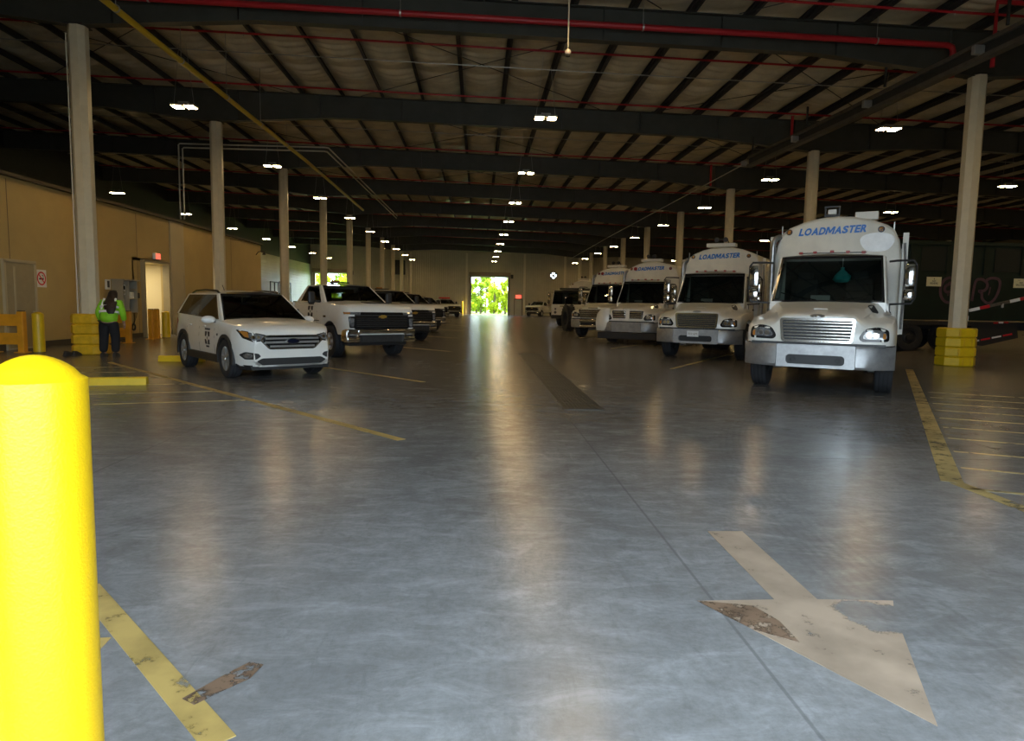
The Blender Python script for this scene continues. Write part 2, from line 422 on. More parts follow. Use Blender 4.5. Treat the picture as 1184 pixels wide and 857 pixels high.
# painted markings on the floor
def strip(a, b, w, m=line_paint, name='painted_line', z=.002):
    a = Vector((*a, 0)); b = Vector((*b, 0)); d = (b - a).normalized(); n = Vector((-d.y, d.x, 0)) * w / 2
    mb = MB(); mb.loft([[a + n + Vector((0, 0, h)), a - n + Vector((0, 0, h)), b - n + Vector((0, 0, h)), b + n + Vector((0, 0, h))] for h in (.0005, z + .001)])
    return mb.build(name, m, floor)
strip((-8.3, 15.53), (-.80, 7.08), .11)
for k in range(8):
    y = 14.97 + k * 8.1
    strip((-6.6, y + 3.45), (-1.0 + .15 * (k > 0), y - 2.55), .10)
strip((-1.95, 3.36), (-.83, 2.12), .105)
strip((-1.55, 2.78), (-3.6, 2.62), .105)
strip((10.9, 16.4), (4.08, 5.45), .17, line_paint_old)
strip((4.10, 5.42), (4.02, 1.2), .13, line_paint_old)
for k in range(-6, 9):
    x, y = 4.46 + .455 * k, 6.01 + .72 * k
    if k < -1: continue
    strip((x + .08, y - .04), (x + 4.4, y - 2.2), .055, line_paint_old)
for k in range(6):                                # hatching behind the first bay on the other side
    t = .12 + .11 * k; x, y = -8.3 + 7.5 * t, 15.53 - 8.45 * t
    strip((x - .1, y), (x - 3.2, y - .9), .07, line_paint_old)
for k in range(6):
    y = 21.5 + 7.4 * k; strip((9.6, y + 2.0), (4.6, y - 5.8), .10, line_paint_old)
# the worn arrow (points to the camera end); origin at the arrow so its wear stays with it
arrow_poly = [(-.10, 1.02), (.13, 1.02), (.11, 0), (.49, -.02), (.42, -.14), (.02, -1.02), (-.50, -.01), (-.11, 0)]
ar = MB().prism(arrow_poly, 'z', 0.0005, .003).build('painted_arrow', arrow_paint, floor); ar.location = (1.61, 3.17, 0)
for pts in ([(-1.06, 2.37), (-1.0, 2.33), (-.93, 2.42), (-.86, 2.5), (-.84, 2.6), (-.9, 2.62), (-.97, 2.52)], [(1.10, 3.16), (1.36, 3.1), (1.42, 2.94), (1.42, 2.74), (1.26, 2.86)]):
    MB().prism(pts, 'z', .0035, .0045).build('stain', stain_paint, floor)
# trench drain in the drive lane: frame and single grates
fr = MB()
for x in (1.235, 1.765): fr.box((x, 14.7, .002), (.03, 10.9, .012))
for y in (9.25, 20.15): fr.box((1.5, y, .002), (.56, .03, .012))
fr.build('drain_frame', grate_iron, floor)
gm = MB(); gm.box((0, 0, .0), (.496, .58, .006))
for i in range(9): gm.box((-.2 + .05 * i, 0, .005), (.022, .54, .008))
g0 = gm.build('drain_grate', grate_iron, floor); g0.location = (1.5, 9.57, .002)
for k in range(1, 18):
    o = g0.copy(); COL.objects.link(o); o.parent = floor; o.location = (1.5, 9.57 + .604 * k, .002)

# ---- roof: deck, insulation blankets, purlins, tapered beams
deck = MB(); deck.loft([[(X0 - .4, y, roof_z(X0) + .36), (X1 + .4, y, roof_z(X1) + .36), (X1 + .4, y, roof_z(X1) + .46), (X0 - .4, y, roof_z(X0) + .46)] for y in (YF - .4, YE + .4)])
ceiling = struct(deck.build('ceiling', dark_steel))
PS = 1.52; NP = int((X1 - X0) / PS)
im = MB(); ny = 1900; yy = [YF + (YE - YF) * k / ny for k in range(ny + 1)]
rings = []
for y in yy:
    ring = []
    for i in range(9):
        u = i / 8; s = math.sin(PI * u)
        z = -.085 * s * (1 + .35 * math.sin(1.37 * y) + .2 * math.sin(3.1 * y + 1)) - (.085 + .03 * math.sin(.9 * y)) * s * abs(math.sin(5.6 * y + 1.3 * math.sin(2.3 * y) + .5 * s)) + .012 * s * math.sin(13 * y + 3 * u)
        ring.append((u * PS, y, z - .0205 * u * PS))
    rings.append(ring)
im.loft(rings, closed=False, caps=False)
ins0 = im.build('insulation_panel', insul_mat, ceiling, smooth=True, angle=80, weld=False)
pm0 = MB()
pm0.box((0, (YF + YE) / 2, .11), (.012, YE - YF, .22)); pm0.box((.035, (YF + YE) / 2, .008), (.08, YE - YF, .016)); pm0.box((-.035, (YF + YE) / 2, .212), (.08, YE - YF, .016))
pm0.box((-.03, (YF + YE) / 2, .10), (.06, YE - YF, .012))
pur0 = pm0.build('purlin', purlin_dark, ceiling)
for k in range(NP + 1):
    x = X0 + k * PS
    o = pur0 if k == 0 else pur0.copy()
    if k: COL.objects.link(o); o.parent = ceiling
    o.location = (x, 0, roof_z(x))
    if k < NP:
        q = ins0 if k == 0 else ins0.copy()
        if k: COL.objects.link(q); q.parent = ceiling
        q.location = (x, 0, roof_z(x) + .25)
COLX = (-9.95, 13.1, 37.5)
def beam_bottom(x):
    z = roof_z(x) - .82
    d = min(abs(x - c) for c in COLX)
    return z - max(0, .36 * (1 - d / 4.5))
bx = [X0 + (X1 - X0) * k / 60 for k in range(61)] + list(COLX); bx.sort()
bm_ = MB()
top = [(x, roof_z(x)) for x in bx]; bot = [(x, beam_bottom(x)) for x in bx]
for (a, za), (b, zb), (_, wa), (_, wb) in zip(top, top[1:], bot, bot[1:]):
    bm_.loft([[(a, -.012, wa), (a, .012, wa), (a, .012, za), (a, -.012, za)], [(b, -.012, wb), (b, .012, wb), (b, .012, zb), (b, -.012, zb)]], caps=False)
    for z1, z2, h in ((wa, wb, .022), (za, zb, -.022)):
        bm_.loft([[(a, -.13, z1), (a, .13, z1), (a, .13, z1 + h), (a, -.13, z1 + h)], [(b, -.13, z2), (b, .13, z2), (b, .13, z2 + h), (b, -.13, z2 + h)]], caps=False)
x = X0 + 2.2
while x < X1:                                     # web stiffeners
    bm_.box((x, 0, (roof_z(x) + beam_bottom(x)) / 2), (.014, .2, roof_z(x) - beam_bottom(x) - .04)); x += 3.05
beam0 = bm_.build('beam', beam_dark, ceiling)
FRAMES = [YC0 + S * k for k in range(-2, 9)]
for k, y in enumerate(FRAMES):
    o = beam0 if k == 0 else beam0.copy()
    if k: COL.objects.link(o); o.parent = ceiling
    o.location = (0, y, 0)
# x-bracing rods between purlins in a few bays
for bx0 in (-4.5, 6.5, -16):
    for y in FRAMES[1:6]:
        for a, b in (((bx0, y + .3), (bx0 + 9, y + S - .3)), ((bx0 + 9, y + .3), (bx0, y + S - .3))):
            MB().cyl((a[0], a[1], roof_z(a[0]) - .05), (b[0], b[1], roof_z(b[0]) - .05), .012, n=6).build('brace_rod', purlin_dark, ceiling)

# ---- walls
def wall_with_holes(name, m, axis, pos, thick, a0, a1, z0, z1, holes, ztop=None, parent=None):
    """axis 'x': wall in the plane x=pos running along y; 'y': plane y=pos running along x. holes: (a,b,z0,z1)"""
    As = sorted({a0, a1, *[v for h in holes for v in h[:2]]}); mb = MB()
    for a, b in zip(As, As[1:]):
        mid = (a + b) / 2; segs = [(z0, z1)]
        for h in holes:
            if h[0] <= mid <= h[1]:
                ns = []
                for s0, s1 in segs:
                    if h[2] > s0: ns.append((s0, min(s1, h[2])))
                    if h[3] < s1: ns.append((max(s0, h[3]), s1))
                segs = ns
        for s0, s1 in segs:
            c = (pos, mid) if axis == 'x' else (mid, pos); d = (thick, b - a) if axis == 'x' else (b - a, thick)
            mb.box((*c, (s0 + s1) / 2), (*d, s1 - s0))
    return mb.build(name, m, parent)
# office block wall on the left
OW, OY1, OH = -12.6, 39.9, 4.62
wl = struct(wall_with_holes('wall_left', wall_tan, 'x', OW - .1, .2, YF, OY1, 0, OH, [(26.0, 27.95, 0, 2.82)]))
for y in (5.5, 12.2, 18.9, 25.7, 35.2): MB().box((OW + .003, y, OH / 2), (.006, .018, OH - .1)).build('panel_joint', trim_brown, wl)
MB().box((OW - .05, (YF + OY1) / 2, OH + .05), (.42, OY1 - YF + .1, .10)).build('wall_cap', base_dark, wl)
MB().box((OW + .03, 28.95, OH / 2), (.06, 1.25, OH)).build('pilaster', wall_pale, wl)
bb = MB()
for a, b in ((YF, 18.55), (19.85, 25.9), (28.05, OY1)): bb.box((OW + .012, (a + b) / 2, .085), (.024, b - a, .17))
struct(bb.build('baseboard_left', base_dark))
struct(MB().box(((X0 + OW) / 2 - .1, OY1 - .1, OH / 2), (OW - X0, .2, OH)).build('wall_office_end', wall_tan))
struct(MB().box(((X0 + OW) / 2 - .1, (YF + OY1) / 2, OH - .05), (OW - X0 - .2, OY1 - YF - .4, .1)).build('office_roof', dark_steel))
# corridor behind the open doorway
al = MB(); al.box((-15.2, 27.0, 1.4), (.1, 3.4, 2.9)); al.box((-13.9, 25.35, 1.4), (2.6, .1, 2.9)); al.box((-13.9, 28.65, 1.4), (2.6, .1, 2.9)); al.box((-13.9, 27, 2.9), (2.6, 3.4, .1))
struct(al.build('wall_corridor', hall_cream))
df = MB(); df.box((OW + .01, 25.96, 1.43), (.26, .09, 2.86)); df.box((OW + .01, 27.99, 1.43), (.26, .09, 2.86)); df.box((OW + .01, 26.98, 2.86), (.26, 2.12, .09))
struct(df.build('trim_1', door_tan))
ld = bpy.data.lights.new('corridor_lamp', 'AREA'); ld.energy = 40; ld.size = .9; ld.color = (1, .85, .58)
lo = bpy.data.objects.new('corridor_lamp', ld); COL.objects.link(lo); lo.location = (-14.0, 27.0, 2.83)
# flush doors in the office wall
def office_door(n, ya, yb, h, m):
    d = MB().box((OW + .02, (ya + yb) / 2, h / 2), (.06, yb - ya, h)).build('door_%d' % n, m); struct(d)
    f = MB()
    for y in (ya - .04, yb + .04): f.box((OW + .03, y, h / 2 + .02), (.09, .08, h + .04))
    f.box((OW + .03, (ya + yb) / 2, h + .04), (.09, yb - ya + .16, .08)); f.build('door_frame', wall_pale, d)
    MB().cyl((OW + .05, yb - .12, 1.02), (OW + .13, yb - .12, 1.02), .02, n=8).box((OW + .13, yb - .17, 1.02), (.02, .14, .03)).build('door_handle', galv, d)
    MB().box((OW + .045, (ya + yb) / 2, .03), (.05, yb - ya, .03)).build('door_sweep', galv, d)
    return d
d1 = office_door(1, 18.62, 19.78, 2.36, door_tan)
MB().box((OW + .06, 18.95, 1.6), (.03, .05, 1.3)).build('edge_strip', wall_pale, d1)
office_door(2, 28.42, 29.48, 2.46, wall_pale)

# far end wall with two open roll-up doors, a personnel door and a fan opening
HOLES = [(-1.05, 4.1, 0, 5.37), (-22.85, -18.3, 0, 5.48), (10.05, 11.05, 5.2, 6.2)]
we = struct(wall_with_holes('wall_back', metal_wall, 'y', YE + .1, .2, X0, X1, 0, 9.95, HOLES))
rb = MB(); x = X0 + .3
while x < X1:
    segs = [(0.15, 8.6)]
    for h in HOLES + [(4.85, 6.4, 0, 2.55)]:
        if h[0] - .12 < x < h[1] + .12: segs = [q for s0, s1 in segs for q in ((s0, min(s1, h[2] - .1)), (max(s0, h[3] + .1), s1)) if q[1] - q[0] > .2]
    for s0, s1 in segs: rb.prism([(x - .05, YE + .0), (x - .025, YE - .035), (x + .025, YE - .035), (x + .05, YE + .0)], 'z', s0, s1)
    x += .305
rb.build('wall_ribs', metal_wall, we)['kind'] = 'stuff'
for x in (-9.6, -1.75, 6.45, 12.2, -15.6, 20, 28): MB().box((x, YE - .12, 4.3), (.28, .22, 8.6)).build('wall_post', column_cream, we)
for x0, x1, zt in ((-9.4, -1.9, 8.1),): MB().box(((x0 + x1) / 2, YE - .06, 6.0), (x1 - x0, .06, .05)).build('girt', metal_wall, we)
def coil_door(n, xa, xb, zt):
    g = MB()
    for x in (xa - .12, xb + .12): g.box((x, YE - .08, zt / 2), (.24, .2, zt))
    d = struct(g.build('door_%d' % n, trim_brown))
    MB().box(((xa + xb) / 2, YE - .32, zt + .28), (xb - xa + .7, .62, .56), bev=.06).build('coil_hood', trim_brown, d)
    MB().box(((xa + xb) / 2, YE - .06, zt - .05), (xb - xa, .06, .12)).build('bottom_bar', galv, d)
    MB().box((xb + .55, YE - .3, zt + .05), (.35, .35, .55), bev=.04).build('motor', dark_steel, d)
coil_door(3, -1.05, 4.1, 5.37); coil_door(4, -22.85, -18.3, 5.48)
d5 = struct(MB().box((5.62, YE - .03, 1.1), (1.0, .06, 2.2)).build('door_5', metal_wall))
MB().box((5.06, YE - .05, 1.13), (.1, .1, 2.26)).box((6.18, YE - .05, 1.13), (.1, .1, 2.26)).box((5.62, YE - .05, 2.27), (1.22, .1, .1)).build('door_frame', trim_brown, d5)
MB().box((6.05, YE - .09, 1.05), (.14, .05, .04)).build('door_handle', galv, d5)
# side walls, front wall round the open dock door the picture is taken from
wr = struct(MB().box((X1 + .1, (YF + YE) / 2, 4.7), (.2, YE - YF, 9.4)).build('wall_right', metal_wall))
ws = struct(MB().box((X0 - .1, (OY1 + YE) / 2, 5.0), (.2, YE - OY1, 10.0)).build('wall_outer_left', dark_steel))
struct(MB().box((X0 - .1, (YF + OY1) / 2, 5.0), (.2, OY1 - YF, 10.0)).build('wall_above_office', dark_steel))
for k in range(18):                               # lapped horizontal boards
    z = .3 + k * .36; MB().prism([(X0, z - .18), (X0 + .05, z - .18), (X0 + .015, z + .18), (X0, z + .18)], 'y', OY1 + .1, YE).build('siding_board', siding_mat, ws)
struct(wall_with_holes('wall_front', metal_wall, 'y', YF - .1, .2, X0, X1, 0, 9.95, [(-3.6, 5.0, 0, 5.0)]))

# ---- outside: grass and trees behind, paved apron in front
struct(MB().box((0, 150, -.12), (260, 107.5, .1)).build('ground_behind', grass_mat))
struct(MB().box((10, -31.7, -.1), (120, 60, .16)).build('pavement', asphalt))
def make_tree(name, label, loc, h, spread, lm, seed, n=1500):
    rnd = random.Random(seed); t = empty(name, loc)
    tr = MB(); tr.tube([(0, 0, -.1), (.1, 0, h * .3), (-.05, .1, h * .6), (.1, 0, h * .85)], [.19, .15, .1, .04], 8)
    for k in range(7):
        a = rnd.uniform(0, 2 * PI); z = h * rnd.uniform(.18, .6); l = spread * rnd.uniform(.5, .9)
        tr.tube([(0, 0, z), (math.cos(a) * l * .5, math.sin(a) * l * .5, z + l * .25), (math.cos(a) * l, math.sin(a) * l, z + l * .6)], [.07, .045, .02], 6)
    tr.build('trunk', bark, t)
    verts, faces = [], []
    lumps = [(max(-1, min(1, rnd.gauss(0, .5))) * spread * .8, max(-1, min(1, rnd.gauss(0, .5))) * spread * .8, h * rnd.uniform(.06, .95), spread * rnd.uniform(.3, .5)) for _ in range(18)]
    for k in range(n):
        cx, cy, cz, r = rnd.choice(lumps)
        d = Vector((rnd.gauss(0, 1), rnd.gauss(0, 1), rnd.gauss(0, 1))).normalized() * r * rnd.random() ** .4
        p = Vector((cx, cy, cz)) + d; s = rnd.uniform(.13, .28)
        a = Vector((rnd.gauss(0, 1), rnd.gauss(0, 1), rnd.gauss(0, .6))).normalized(); b = a.cross(Vector((rnd.gauss(0, 1), rnd.gauss(0, 1), rnd.gauss(0, 1)))).normalized()
        i = len(verts); verts += [p - a * s, p + b * s * .5, p + a * s, p - b * s * .5]; faces.append((i, i + 1, i + 2, i + 3))
    me = bpy.data.meshes.new('foliage'); me.from_pydata(verts, [], faces); link('foliage', me, lm, t)
    return tag(t, label, 'tree', 'trees outside the far doors')
T1t = 'leafy sunlit tree seen through the open roll-up door in the middle of the far wall'
T2t = 'leafy sunlit tree seen through the open roll-up door at the corner of the far wall'
for i, (x, y, h, sp, lm) in enumerate(((-3.4, 107, 6.6, 1.35, leaf_lime), (.3, 107.6, 7.2, 1.4, leaf_green), (4.2, 107.2, 6.4, 1.35, leaf_lime), (8.2, 107.6, 7, 1.4, leaf_green),
                                         (-1.6, 113.2, 8, 1.6, leaf_lime), (2.6, 113.6, 8.6, 1.6, leaf_lime), (7.0, 113.4, 8, 1.6, leaf_lime), (-6.0, 113.4, 8, 1.6, leaf_green))):
    make_tree('tree', T1t, (x, y, -.07), h, sp, lm, 10 + i, 2100)
for i, (x, h) in enumerate(((-10, 12), (-4.2, 13), (1.2, 12.5), (6.6, 13), (12, 12))):
    make_tree('tree', T1t, (x, 121, -.07), h, 2.3, leaf_lime if i % 2 else leaf_green, 70 + i, 3200)
for i, (x, h) in enumerate(((-35, 12), (-29.4, 13), (-23.8, 12))):
    make_tree('tree', T2t, (x, 121, -.07), h, 2.3, leaf_lime if i % 2 else leaf_green, 80 + i, 3200)
for i, (x, y, h, sp, lm) in enumerate(((-28.2, 107.4, 7, 1.4, leaf_green), (-24.2, 107, 7, 1.4, leaf_lime), (-20.2, 107.3, 7, 1.4, leaf_lime), (-26.3, 113.2, 8.5, 1.6, leaf_lime), (-22, 113.5, 8, 1.6, leaf_lime), (-30.6, 113.5, 8.5, 1.6, leaf_green))):
    make_tree('tree', T2t, (x, y, -.07), h, sp, lm, 40 + i, 2100)
for i in range(11):
    x = (-6.4, -3.4, -.4, 2.6, 5.6, 8.6, -34.5, -31.2, -28, -24.8, -21.6)[i]; far = x < -20
    s_ = make_tree('shrub', 'low leafy shrub on the grass outside the far roll-up door %s' % ('in the corner' if far else 'beside the exit sign'), (x, 117.2, -.07), 3.2, 1.3, leaf_lime if i % 2 else leaf_green, 100 + i, 1500)
    s_['category'] = 'shrub'; s_['group'] = 'shrubs outside the far doors'

ORD = ('first', 'second', 'third', 'fourth', 'fifth', 'sixth', 'seventh', 'eighth', 'ninth', 'tenth', 'eleventh', 'twelfth')
# ================================================================ COLUMNS AND OVERHEAD SERVICES
def cham(w, c): h = w / 2; return [(-h + c, -h), (h - c, -h), (h, -h + c), (h, h - c), (h - c, h), (-h + c, h), (-h, h - c), (-h, -h + c)]
def make_column(x, y, ztop, label, group):
    t = empty('steel_column', (x, y, 0))
    c = MB(); c.prism(cham(.42, .12), 'z', 0, ztop); c.build('shaft', column_cream, t)
    zb = beam_bottom(x)
    k = MB(); k.box((0, 0, ztop + .012), (.46, .46, .024)); k.prism(cham(.26, .02), 'z', ztop + .02, zb); k.build('cap', dark_steel, t)
    MB().box((0, 0, .012), (.56, .56, .024)).build('base_plate', dark_steel, t)
    return tag(t, label, 'column', group)
for x, zt, rng, lab, grp in ((-9.95, 8.08, range(1, 9), 'cream steel column behind the white pickups, %s past the guarded one beside the person', 'columns behind the pickups'),
                             (13.1, 7.67, range(1, 9), 'cream steel column behind the refuse trucks, %s past the one with the yellow guard', 'columns behind the refuse trucks'),
                             (37.5, 7.2, range(1, 7), 'cream steel column beyond the dark green trailer, %s of its row along the hall', 'columns beyond the trailer')):
    for k in rng: make_column(x, YC0 + S * k, zt, lab % ORD[k - 1], grp)
ca = make_column(-9.95, YC0, 8.08, 'cream steel column rising from an orange-yellow ribbed guard beside the person', None)
cb = make_column(13.1, YC0, 7.67, 'cream steel column rising from a yellow eight-sided guard in front of the green trailer', None)
MB().tube([(.26, .1, 7.6), (.27, .08, 4), (.26, .05, 1.35)], .018, 6).build('conduit', galv, cb)
MB().box((.27, .05, 1.3), (.09, .07, .14), bev=.01).build('outlet_box', fresh_white, cb)
MB().tube([(-.24, -.1, 7.9), (-.24, -.1, .1)], .016, 6).build('conduit', conduit_cream, ca)

def ribbed_guard(x, y, w, h, n):
    t = empty('column_guard', (x, y, 0)); body = MB()
    rings = []
    for k in range(n):
        z0, z1 = h * k / n, h * (k + 1) / n
        for z, g in ((z0, .0), (z0 + .03, .03), (z1 - .05, .03), (z1 - .004, 0)): rings.append([(px, py, z) for px, py in cham(w - .06 + g * 2, .14)])
    inner = [[(px, py, z) for px, py in cham(.50, .12)] for z in (h, 0.0)]
    body.loft(rings + inner, caps=False, loop=True); body.build('shell', guard_yellow, t, smooth=False)
    MB().box((w / 2 - .001, -.06, h / 2), (.012, .02, h * .8)).build('seam', base_dark, t)
    return t
gl = ribbed_guard(-9.95, YC0, .74, 1.04, 4); tag(gl, 'orange-yellow plastic guard ribbed in four tiers around the column beside the person', 'column guard')
def stacked_guard(x, y, w, h):
    t = empty('column_guard', (x, y, 0)); n = 4
    for k in range(n):                            # interlocking tiers
        z0, z1 = h * k / n + .003, h * (k + 1) / n - .003; a, b_ = cham(w + .02, .24), cham(w - .03, .23); i_ = cham(.46, .13)
        m = MB(); R3 = lambda q, z: [(px, py, z) for px, py in q]
        m.loft([R3(b_, z0), R3(a, z0 + .03), R3(a, z1 - .03), R3(b_, z1), R3(i_, z1), R3(i_, z0)], caps=False, loop=True); m.build('tier', safety_yellow, t)
        for s in ((-1, 1) if k % 2 else (-.4, .5)): MB().box((s * w * .27, -w / 2 - .006, (z0 + z1) / 2), (.03, .03, z1 - z0 - .07), bev=.008).build('buckle', guard_yellow, t)
    return t
gr = stacked_guard(13.1, YC0, .86, 1.04); tag(gr, 'yellow eight-sided plastic guard of stacked tiers around the column by the trailer', 'column guard')

# red sprinkler pipes
def pipe(name, pts, r, m, label, cat, group=None, hang=None, n=10):
    t = empty(name, pts[0]); o = Vector(pts[0]); L = [Vector(p) - o for p in pts]
    MB().tube(L, r, n).build('run', m, t, smooth=True, angle=60)
    if hang:
        for hx, hy, hz in hang:
            p = Vector((hx, hy, hz)) - o
            MB().cyl(p, p + Vector((0, 0, roof_z(hx) - hz + .05)), .008, n=5).build('hanger', galv, t)
            MB().lathe([(r + .004, -.02), (r + .016, -.02), (r + .016, .02), (r + .004, .02)], p, 'x' if abs(L[-1].x) > abs(L[-1].y) else 'y', 10, loop=True).build('clamp', galv, t)
    return tag(t, label, cat, group)
zm = lambda x: 8.46 - .0185 * x
main_pts = [(-23, 17.3, zm(-23)), (11.85, 17.3, zm(11.85)), (11.98, 17.3, zm(12) - .04), (12.02, 17.3, zm(12) - .15), (12.02, 17.3, 7.45)]
pipe('sprinkler_main', main_pts, .075, red_pipe, 'thick red sprinkler main running across in front of the first roof beam', 'pipe', hang=[(x, 17.3, zm(x)) for x in (-14, -8, -2, 4, 10)], n=14)
pipe('sprinkler_riser', [(11.35, 15.0, 6.9), (11.35, 15.0, 8.3), (30, 15.0, 7.95)], .05, red_pipe, 'red sprinkler pipe dropping beside the overhead rail near the first column', 'pipe')
for k, y in enumerate(FRAMES[:9]):
    for dy in (2.7, 7.45):
        pts = [(-23, y + dy, roof_z(-23) - .13), (46, y + dy, roof_z(46) - .13)]
        t = pipe('sprinkler_pipe', pts, .032, red_pipe, 'thin red sprinkler branch pipe just %s the %s roof beam from the dock entrance' % (('past', ORD[k]) if dy < 4 else ('before', ORD[k + 1])), 'pipe', 'sprinkler branch pipes', n=8)
        sp = MB()
        if -1 < y < 50:
            for i in range(12):
                x = -16 + i * 3.05; p = Vector((x, 0, roof_z(x) - .13 + .05)) - Vector((-23, 0, roof_z(-23) - .13))
                sp.cyl(p, p - Vector((0, 0, .12)), .014, n=5)
            sp.build('sprinkler_heads', galv, t)['kind'] = 'stuff'
    pipe('conduit_run', [(-23, y + 4.35, roof_z(-23) - .10), (46, y + 4.35, roof_z(46) - .10)], .016, galv, 'thin grey conduit across the bay past the %s roof beam from the dock entrance' % ORD[k], 'conduit', 'conduits across the bays', n=6)
for x0, yy in ((12.0, 26.5), (12.0, 35.3)):
    pipe('sprinkler_drop', [(11.6, yy - 1.2, roof_z(11.6) - .19), (11.6, yy - 1.2, 7.6)], .05, red_pipe, 'short red sprinkler drop above the overhead rail, %s from the dock entrance' % ORD[int(yy > 30)], 'pipe', 'sprinkler drops at the rail')
pipe('gas_pipe', [(-7.75, 3, 7.43), (-7.45, 30, 7.43), (-7.6, 45, 7.43)], .07, yellow_pipe, 'long yellow gas pipe hung above the white pickups', 'pipe',
     hang=[(-7.7 + .011 * (y - 6), y, 7.43) for y in range(6, 30, 3)], n=12)
for off, lab in ((0, 'pale conduit climbing from the office wall and turning along the hall, outer of the pair'), (.16, 'pale conduit climbing from the office wall and turning along the hall, inner of the pair')):
    pipe('pale_conduit', [(-12.58 + off, 29.42, 4.80), (-12.58 + off, 29.42, 7.85 - off), (-12.52 + off, 29.42, 7.9 - off), (-6.55 - off * .4, 29.5, 7.93 - off), (-6.45 - off * .4, 29.7, 7.95 - off), (-6.2 - off * .4, 51.8, 7.95 - off)], .03, conduit_cream, lab, 'conduit')
# overhead rail on the right
t = empty('overhead_rail', (11.0, 4, 7.2))
for nm, dz, w, h, m in (('upper_rail', .16, .16, .09, track_steel), ('lower_rail', -.16, .2, .10, track_steel), ('rail_web', 0, .02, .30, dark_steel)):
    MB().loft([[(dx + sx * w / 2, y, dz + sz * h / 2) for sx, sz in ((-1, -1), (1, -1), (1, 1), (-1, 1))] for dx, y in ((.35, 0), (-.15, 16), (-.45, 22.6))]).build(nm, m, t)
for y in range(2, 23, 4): MB().box((.2 - .035 * y, y, .5), (.05, .05, .62)).build('hanger', dark_steel, t); MB().box((.2 - .035 * y, y + .8, -.02), (.24, .12, .2), bev=.02).build('trolley', galv, t)
tag(t, 'long dark steel overhead rail with trolleys above the first refuse trucks', 'rail')
pipe('cable_run', [(10.5, 27, 7.2), (10.7, 55, 7.2), (11.2, 84, 7.2)], .022, conduit_cream, 'thin pale cable run carrying on beyond the overhead rail', 'cable')
# pendant detector
t = empty('pendant_detector', (1.74, 14.1, 6.5))
MB().cyl((0, 0, .1), (0, 0, 2.55), .016, n=8).build('rod', conduit_cream, t); MB().sphere((0, 0, .07), (.065, .065, .06)).build('bulb', mat('pendant_white', (.7, .6, .55), .5), t, smooth=True)
MB().cyl((0, 0, -.02), (0, 0, .03), .045, n=12).build('lens', black_plastic, t)
tag(t, 'small round detector on a thin rod hanging from the roof', 'detector')

# twin-panel high-bay lamps
lt = empty('high_bay_lamp', (0, 0, 0))
hb = MB(); hb.box((0, 0, .05), (.70, .40, .06), bev=.012); hb.box((0, 0, .12), (.30, .16, .09), bev=.01)
hb.build('housing', galv, lt)
for s in (-1, 1):
    MB().box((s * .195, 0, .012), (.25, .34, .012)).build('light_panel', led_panel, lt)
    MB().cyl((s * .3, 0, .08), (s * .1, 0, 1.85), .006, n=5).build('hanger', galv, lt)
first = True
for x, row in ((-20, 'over the office block'), (-8.95, 'above the pickups'), (2.0, 'above the drive lane'), (12.95, 'above the refuse trucks'), (24, 'above the green trailer'), (35, 'beyond the green trailer')):
    for k in range(-1, 9):
        y = 21.4 + S * k
        if x == -20 and y < 38: continue
        o = lt if first else copy_tree(lt); first = False
        o.location = (x, y, 7.2); tag(o, 'twin-panel high-bay lamp, %s from the dock entrance in the row %s' % (ORD[k + 1], row), 'lamp', 'high-bay lamps')

# fan, wall units at the far end
t = empty('wall_fan', (10.55, YE - .02, 5.7))
MB().lathe([(.42, -.3), (.50, -.3), (.50, .12), (.42, .12)], axis='y', n=28, loop=True).build('shroud', black_plastic, t, smooth=True)
for k in range(4):
    a = R(45 + 90 * k); rot = Matrix.Rotation(-a, 3, 'Y'); MB().box(rot @ Vector((.22, -.09, 0)), (.38, .02, .22), rot @ Matrix.Rotation(R(22), 3, 'X')).build('blade', black_plastic, t)
MB().cyl((0, -.16, 0), (0, -.02, 0), .09, n=14).build('hub', black_plastic, t)
fg = MB(); sq = []
for k in range(28):
    a_ = 2 * PI * k / 28; m_ = max(abs(math.cos(a_)), abs(math.sin(a_))); sq.append((.62 * math.cos(a_) / m_, .62 * math.sin(a_) / m_))
ring_poly_prism(fg, sq, ellipse(0, 0, .43, .43, 28), 'y', -.02, .10); fg.build('frame', metal_wall, t)
tag(t, 'round black exhaust fan with four blades high in the far wall', 'fan')
t = empty('wall_heater', (-11.1, YE - .5, 6.4)); MB().box((0, 0, 0), (1.5, .8, 2.0), bev=.06).build('case', dark_steel, t)
for i in range(7): MB().box((0, -.41, -.7 + .23 * i), (1.3, .04, .05)).build('louvre', black_plastic, t)
MB().box((0, .42, .7), (.2, .12, .3)).build('bracket', dark_steel, t)
tag(t, 'dark boxy heater with louvres hung on the far wall', 'heater')
t = empty('exit_sign', (5.62, YE - .12, 2.62)); MB().box((0, 0, 0), (.75, .06, .42), bev=.01).build('case', exit_face, t)
lettering('EXIT', .28, (1, 0, 0), (0, 0, 1), (0, -.034, 0), decal_white, t)
tag(t, 'red glowing exit sign above the personnel door in the far wall', 'sign')
for x in (-2.6, 6.0 - 1.0): pass
for x, lab in ((-2.3, 'thin yellow bollard left of the far open door'),):
    t = empty('bollard', (x, YE - .7, 0)); MB().lathe([(.0, 0), (.12, 0), (.12, 1.75), (.1, 1.8), (0, 1.83)], n=14).build('post', safety_yellow, t, smooth=True)
    MB().lathe([(.0, 0), (.2, 0), (.2, .03), (0, .03)], n=14).build('base_plate', dark_steel, t); tag(t, 'thin yellow bollard standing at the far wall between the open door and a wall post', 'bollard')
t = empty('metal_rack', (X0 + .9, 78.5, 0))
for sx in (-.5, .5):
    for y in (-2.2, -.7, .7, 2.2): MB().box((sx, y, 1.8), (.1, .1, 3.6)).build('upright', dark_steel, t)
